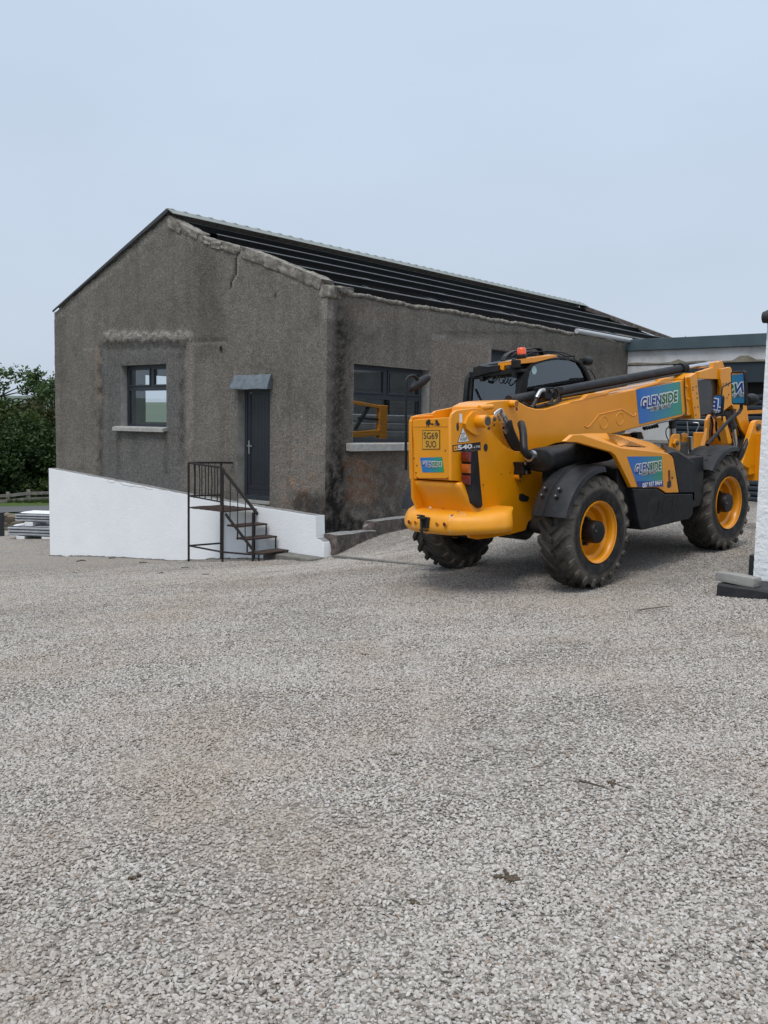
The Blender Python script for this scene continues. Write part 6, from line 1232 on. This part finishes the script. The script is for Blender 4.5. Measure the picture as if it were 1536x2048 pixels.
# grass verge tufts by the road
gm = scatter_mesh('grass', np.arange(-30, -10.9, .6), np.arange(38.5, 54, .6), lambda x, y: abs(y-44.3-.0*(x)) > 0 and True, lambda x, y: 22. if 47.2 < y < 49.5 else 0., 0.)
tufts = bpy.data.collections.new('grass_tuft_kinds')
for k in range(3):
    b = MB(); rs = random.Random(60+k)
    for i in range(26):
        a = rs.uniform(0, 2*PI); x, y = rs.gauss(0, .09), rs.gauss(0, .09); l = rs.uniform(.18, .42); t = rs.uniform(.1, .5); d = Vector((math.cos(a), math.sin(a), 0)); sd = Vector((-d.y, d.x, 0))*.012
        b.add([Vector((x, y, 0))-sd, Vector((x, y, 0))+sd, Vector((x, y, l))+d*t*l], [(0, 1, 2)])
    me_o = b.build('grass_tuft', MAT['leaf_mid'], fix=False, smooth=0); COL.objects.unlink(me_o); tufts.objects.link(me_o)
add_scatter(gm, tufts, .35, .7, .1, 5); tag(gm, 'rough green grass verge between the lane and the trees', 'grass', kind='stuff')
# hills all round
b = MB(); n = 160; rows = []
for rr, zf in ((150, 0.), (260, .45), (420, 1.), (620, .9), (900, .2)):
    rows.append([(rr*math.cos(2*PI*i/n), rr*math.sin(2*PI*i/n), -9+(17.5+2.2*noise.noise((math.cos(2*PI*i/n)*2.5, math.sin(2*PI*i/n)*2.5, 1)) + 2*noise.noise((math.cos(2*PI*i/n)*9, math.sin(2*PI*i/n)*9, 2)))*zf) for i in range(n)])
b.add([p for r in rows for p in r], [(j*n+i, j*n+(i+1) % n, (j+1)*n+(i+1) % n, (j+1)*n+i) for j in range(len(rows)-1) for i in range(n)]); tag(b.build('hills', MAT['hill'], fix=False), 'low hazy green hills along the horizon', 'hills', kind='structure')

# ------------------------------------------------------------------ small things on the gravel
def debris(name, label, cat, u, v, fn, group=None):
    p = gpt(u, v); b = MB(); fn(b); o = b.build(name, fn.mat, smooth=50); o.location = p+Vector((0, 0, .012)); tag(o, label, cat, group); return o
def twig(p0, p1, r, m='bark'):
    def f(b):
        a, c = gpt(*p0), gpt(*p1); o = a; b.tube([Vector((0, 0, .012)), (c-a)*.3+Vector((0, -.01, .018)), (c-a)*.65+Vector((0, .0, .014)), (c-a)+Vector((0, 0, .01))], [r, r, r*.9, r*.5], 7)
    f.mat = MAT[m]; return f
MAT['stick'] = simple('dry_stick', (.13, .10, .075), .9, var=.3); MAT['mud'] = simple('dried_mud', (.075, .055, .035), .95, var=.4, vs=20., bump=.8, bs=60.); MAT['clod'] = simple('grey_clod', (.12, .11, .095), .95, var=.3, vs=20., bump=.8, bs=60.); MAT['redleaf'] = simple('dead_leaf', (.10, .038, .022), .8, var=.3)
debris('twig', 'thin dark curved twig lying alone on the pale gravel', 'twig', 1158, 1573, twig((1158, 1573), (1216, 1588), .0045)); debris('twig', 'brown stick lying on the gravel below the black slab', 'twig', 1276, 1226, twig((1276, 1226), (1345, 1217), .006, 'stick'))
def clump(s, seed, m, flat=.35, n=22):
    def f(b):
        rs = random.Random(seed)
        for i in range(n):
            q = rs.uniform(.06, .24); rock(b, (rs.gauss(0, s*.5), rs.gauss(0, s*.42), -.006), s*q*1.2, s*q, s*q*flat*2.0, rs.uniform(0, 3), 0, seed+i, 2, .35)
    f.mat = MAT[m]; return f
debris('mud_clump', 'flat clump of dry brown mud low in the gravel', 'mud clump', 1010, 1759, clump(.040, 3, 'mud', .25)); debris('mud_clump', 'small brown mud crumbs beside the thin dark twig', 'mud clump', 1225, 1568, clump(.035, 8, 'mud', .3)); debris('dead_leaf', 'curled reddish brown dead leaf on the gravel', 'leaf', 982, 1837, clump(.022, 12, 'redleaf', .4))
for i, (u, v) in enumerate(((115, 1366), (456, 1272), (733, 1311), (1188, 1390), (1466, 1391), (818, 1803), (1250, 1703), (858, 1421), (270, 1760), (640, 1345))):
    debris('earth_crumb', 'small dark crumb of earth lying loose on the open gravel', 'earth crumb', u, v, clump(.016+.006*(i % 3), 120+i*5, 'mud', .5, 7), 'dark crumbs scattered over the yard')
for i, (u, v, s, lb) in enumerate(((163, 1122, .085, 'flat grey stone on the gravel in front of the tall end of the white plinth'), (223, 1117, .07, 'grey lump of rubble touching the foot of the white plinth'), (285, 1126, .06, 'small dark stone between the rubble lump and the steps'), (326, 1118, .085, 'dark rubble lump at the foot of the white plinth nearest the steps'), (372, 1136, .05, 'small dark stone just outside the outer leg of the steps'), (412, 1150, .045, 'loose stone out on the gravel below the rusty steps'), (150, 1146, .035, 'small loose stone out on the gravel below the tall end of the plinth'), (322, 1147, .05, 'dark flat stone lying clear of the plinth, above open gravel'))):
    debris('stone', lb, 'stone', u, v, clump(s, 20+i*3, 'clod', .5), 'loose stones near the plinth')
# simplified orange machine part and sheets stored inside the workshop, seen through the long wall's window
sf = empty('orange_machine_part', tuple(BW(-1.55, 2.0, -1.56)), TH); tag(sf, 'worn orange steel machine part seen through the window in the long wall', 'machine part')
def IN(y, z, x=-1.2): return (x+1.55, y-2.0, z+1.56)
b = MB(); b.bar(IN(1.7, .46), IN(2.80, .36), .08, .07); b.bar(IN(1.6, -.24), IN(2.85, -.17), .10, .12); b.bar(IN(1.75, -1.5), IN(1.75, .48), .10, .12); b.build('beam', MAT['orange_worn'], sf, bevel=.01)
b = MB(); b.bar(IN(2.93, -1.5), IN(2.93, .40), .10, .26, up=(0, 1, 0)); b.build('arm', MAT['orange_worn'], sf, bevel=.01)
b = MB(); b.bar(IN(2.1, -.1), IN(2.5, .36), .05, .07); b.bar(IN(2.2, .12), IN(2.8, .10), .05, .05); b.build('ram', MAT['dark_steel'], sf)
b = MB()
for i in range(10): b.box(-.5, .5, -1.2, 2.2, i*.18, i*.18+.15)
o = b.build('sheet_stack', MAT['galv'], smooth=0, bevel=.02); o.location = BW(-2.4, 3.2, -1.56); o.rotation_euler = (0, 0, TH); tag(o, 'grey sheet stack standing inside behind the orange machine part', 'sheet stack')

# ------------------------------------------------------------------ sky, sun, camera
w = bpy.data.worlds.new('World'); SC.world = w; w.use_nodes = True; nt = w.node_tree; nt.nodes.clear()
SUN_EL, SUN_AZ = R_(58), R_(205)       # azimuth clockwise from +Y
out = nt.nodes.new('ShaderNodeOutputWorld'); bg = nt.nodes.new('ShaderNodeBackground'); sky = nt.nodes.new('ShaderNodeTexSky'); sky.sky_type = 'NISHITA'; sky.sun_disc = False; sky.sun_elevation = SUN_EL; sky.sun_rotation = SUN_AZ; sky.dust_density = 4.; sky.air_density = 1.2; sky.ozone_density = 1.
tc = nt.nodes.new('ShaderNodeTexCoord'); sp = nt.nodes.new('ShaderNodeSeparateXYZ'); nt.links.new(tc.outputs['Generated'], sp.inputs[0])
rp = nt.nodes.new('ShaderNodeValToRGB'); cr = rp.color_ramp
STOPS = [(0., (5.85, 6.75, 7.85)), (.18, (5.85, 6.85, 8.2)), (.5, (6.2, 7.5, 9.3)), (1., (18., 18.6, 19.4))]
while len(cr.elements) < len(STOPS): cr.elements.new(.5)
for e, (p, c) in zip(cr.elements, STOPS): e.position = p; e.color = (c[0]/20, c[1]/20, c[2]/20, 1)
nt.links.new(sp.outputs[2], rp.inputs[0])
cn = nt.nodes.new('ShaderNodeTexNoise'); cn.inputs['Scale'].default_value = 2.2; cn.inputs['Detail'].default_value = 4.; cm_ = nt.nodes.new('ShaderNodeMapping'); cm_.inputs['Scale'].default_value = (1., 1., 2.6); nt.links.new(tc.outputs['Generated'], cm_.inputs[0]); nt.links.new(cm_.outputs[0], cn.inputs['Vector'])
cr2 = nt.nodes.new('ShaderNodeMapRange'); cr2.inputs['From Min'].default_value = .3; cr2.inputs['From Max'].default_value = .7; cr2.inputs['To Min'].default_value = .955; cr2.inputs['To Max'].default_value = 1.045; nt.links.new(cn.outputs['Fac'], cr2.inputs['Value'])
vm = nt.nodes.new('ShaderNodeVectorMath'); vm.operation = 'SCALE'; nt.links.new(rp.outputs[0], vm.inputs[0]); k20 = nt.nodes.new('ShaderNodeMath'); k20.operation = 'MULTIPLY'; k20.inputs[1].default_value = 20.; nt.links.new(cr2.outputs[0], k20.inputs[0]); nt.links.new(k20.outputs[0], vm.inputs[3])
mx = nt.nodes.new('ShaderNodeMix'); mx.data_type = 'RGBA'; mx.inputs[0].default_value = .93; nt.links.new(sky.outputs[0], mx.inputs[6]); nt.links.new(vm.outputs[0], mx.inputs[7])   # the overcast layer over the clear sky
nt.links.new(mx.outputs[2], bg.inputs[0]); bg.inputs[1].default_value = .10; nt.links.new(bg.outputs[0], out.inputs[0])
sd = bpy.data.lights.new('sun', 'SUN'); sd.energy = 1.5; sd.angle = R_(22); sd.color = (1., .95, .88); so = bpy.data.objects.new('sun', sd); COL.objects.link(so)
dirv = Vector((math.sin(SUN_AZ)*math.cos(SUN_EL), math.cos(SUN_AZ)*math.cos(SUN_EL), math.sin(SUN_EL))); so.rotation_euler = (-dirv).to_track_quat('-Z', 'Y').to_euler()
cd = bpy.data.cameras.new('camera'); co = bpy.data.objects.new('camera', cd); COL.objects.link(co); cd.sensor_fit = 'HORIZONTAL'; cd.sensor_width = 36.; cd.lens = F_PX/1536*36; cd.clip_start = .1; cd.clip_end = 4000
m = Matrix.Identity(4)
for i in range(3): m[i][0], m[i][1], m[i][2] = M_CAM[0][i], M_CAM[1][i], -M_CAM[2][i]
co.matrix_world = m; SC.camera = co
SC.view_settings.view_transform = 'Standard'; SC.view_settings.look = 'None'; SC.view_settings.exposure = 0.; SC.view_settings.gamma = 1.
SC.cycles.max_bounces = 6; SC.cycles.transparent_max_bounces = 10; SC.cycles.use_denoising = True; SC.cycles.denoising_prefilter = 'NONE'; SC.cycles.denoising_input_passes = 'RGB_ALBEDO_NORMAL'; SC.cycles.use_adaptive_sampling = False
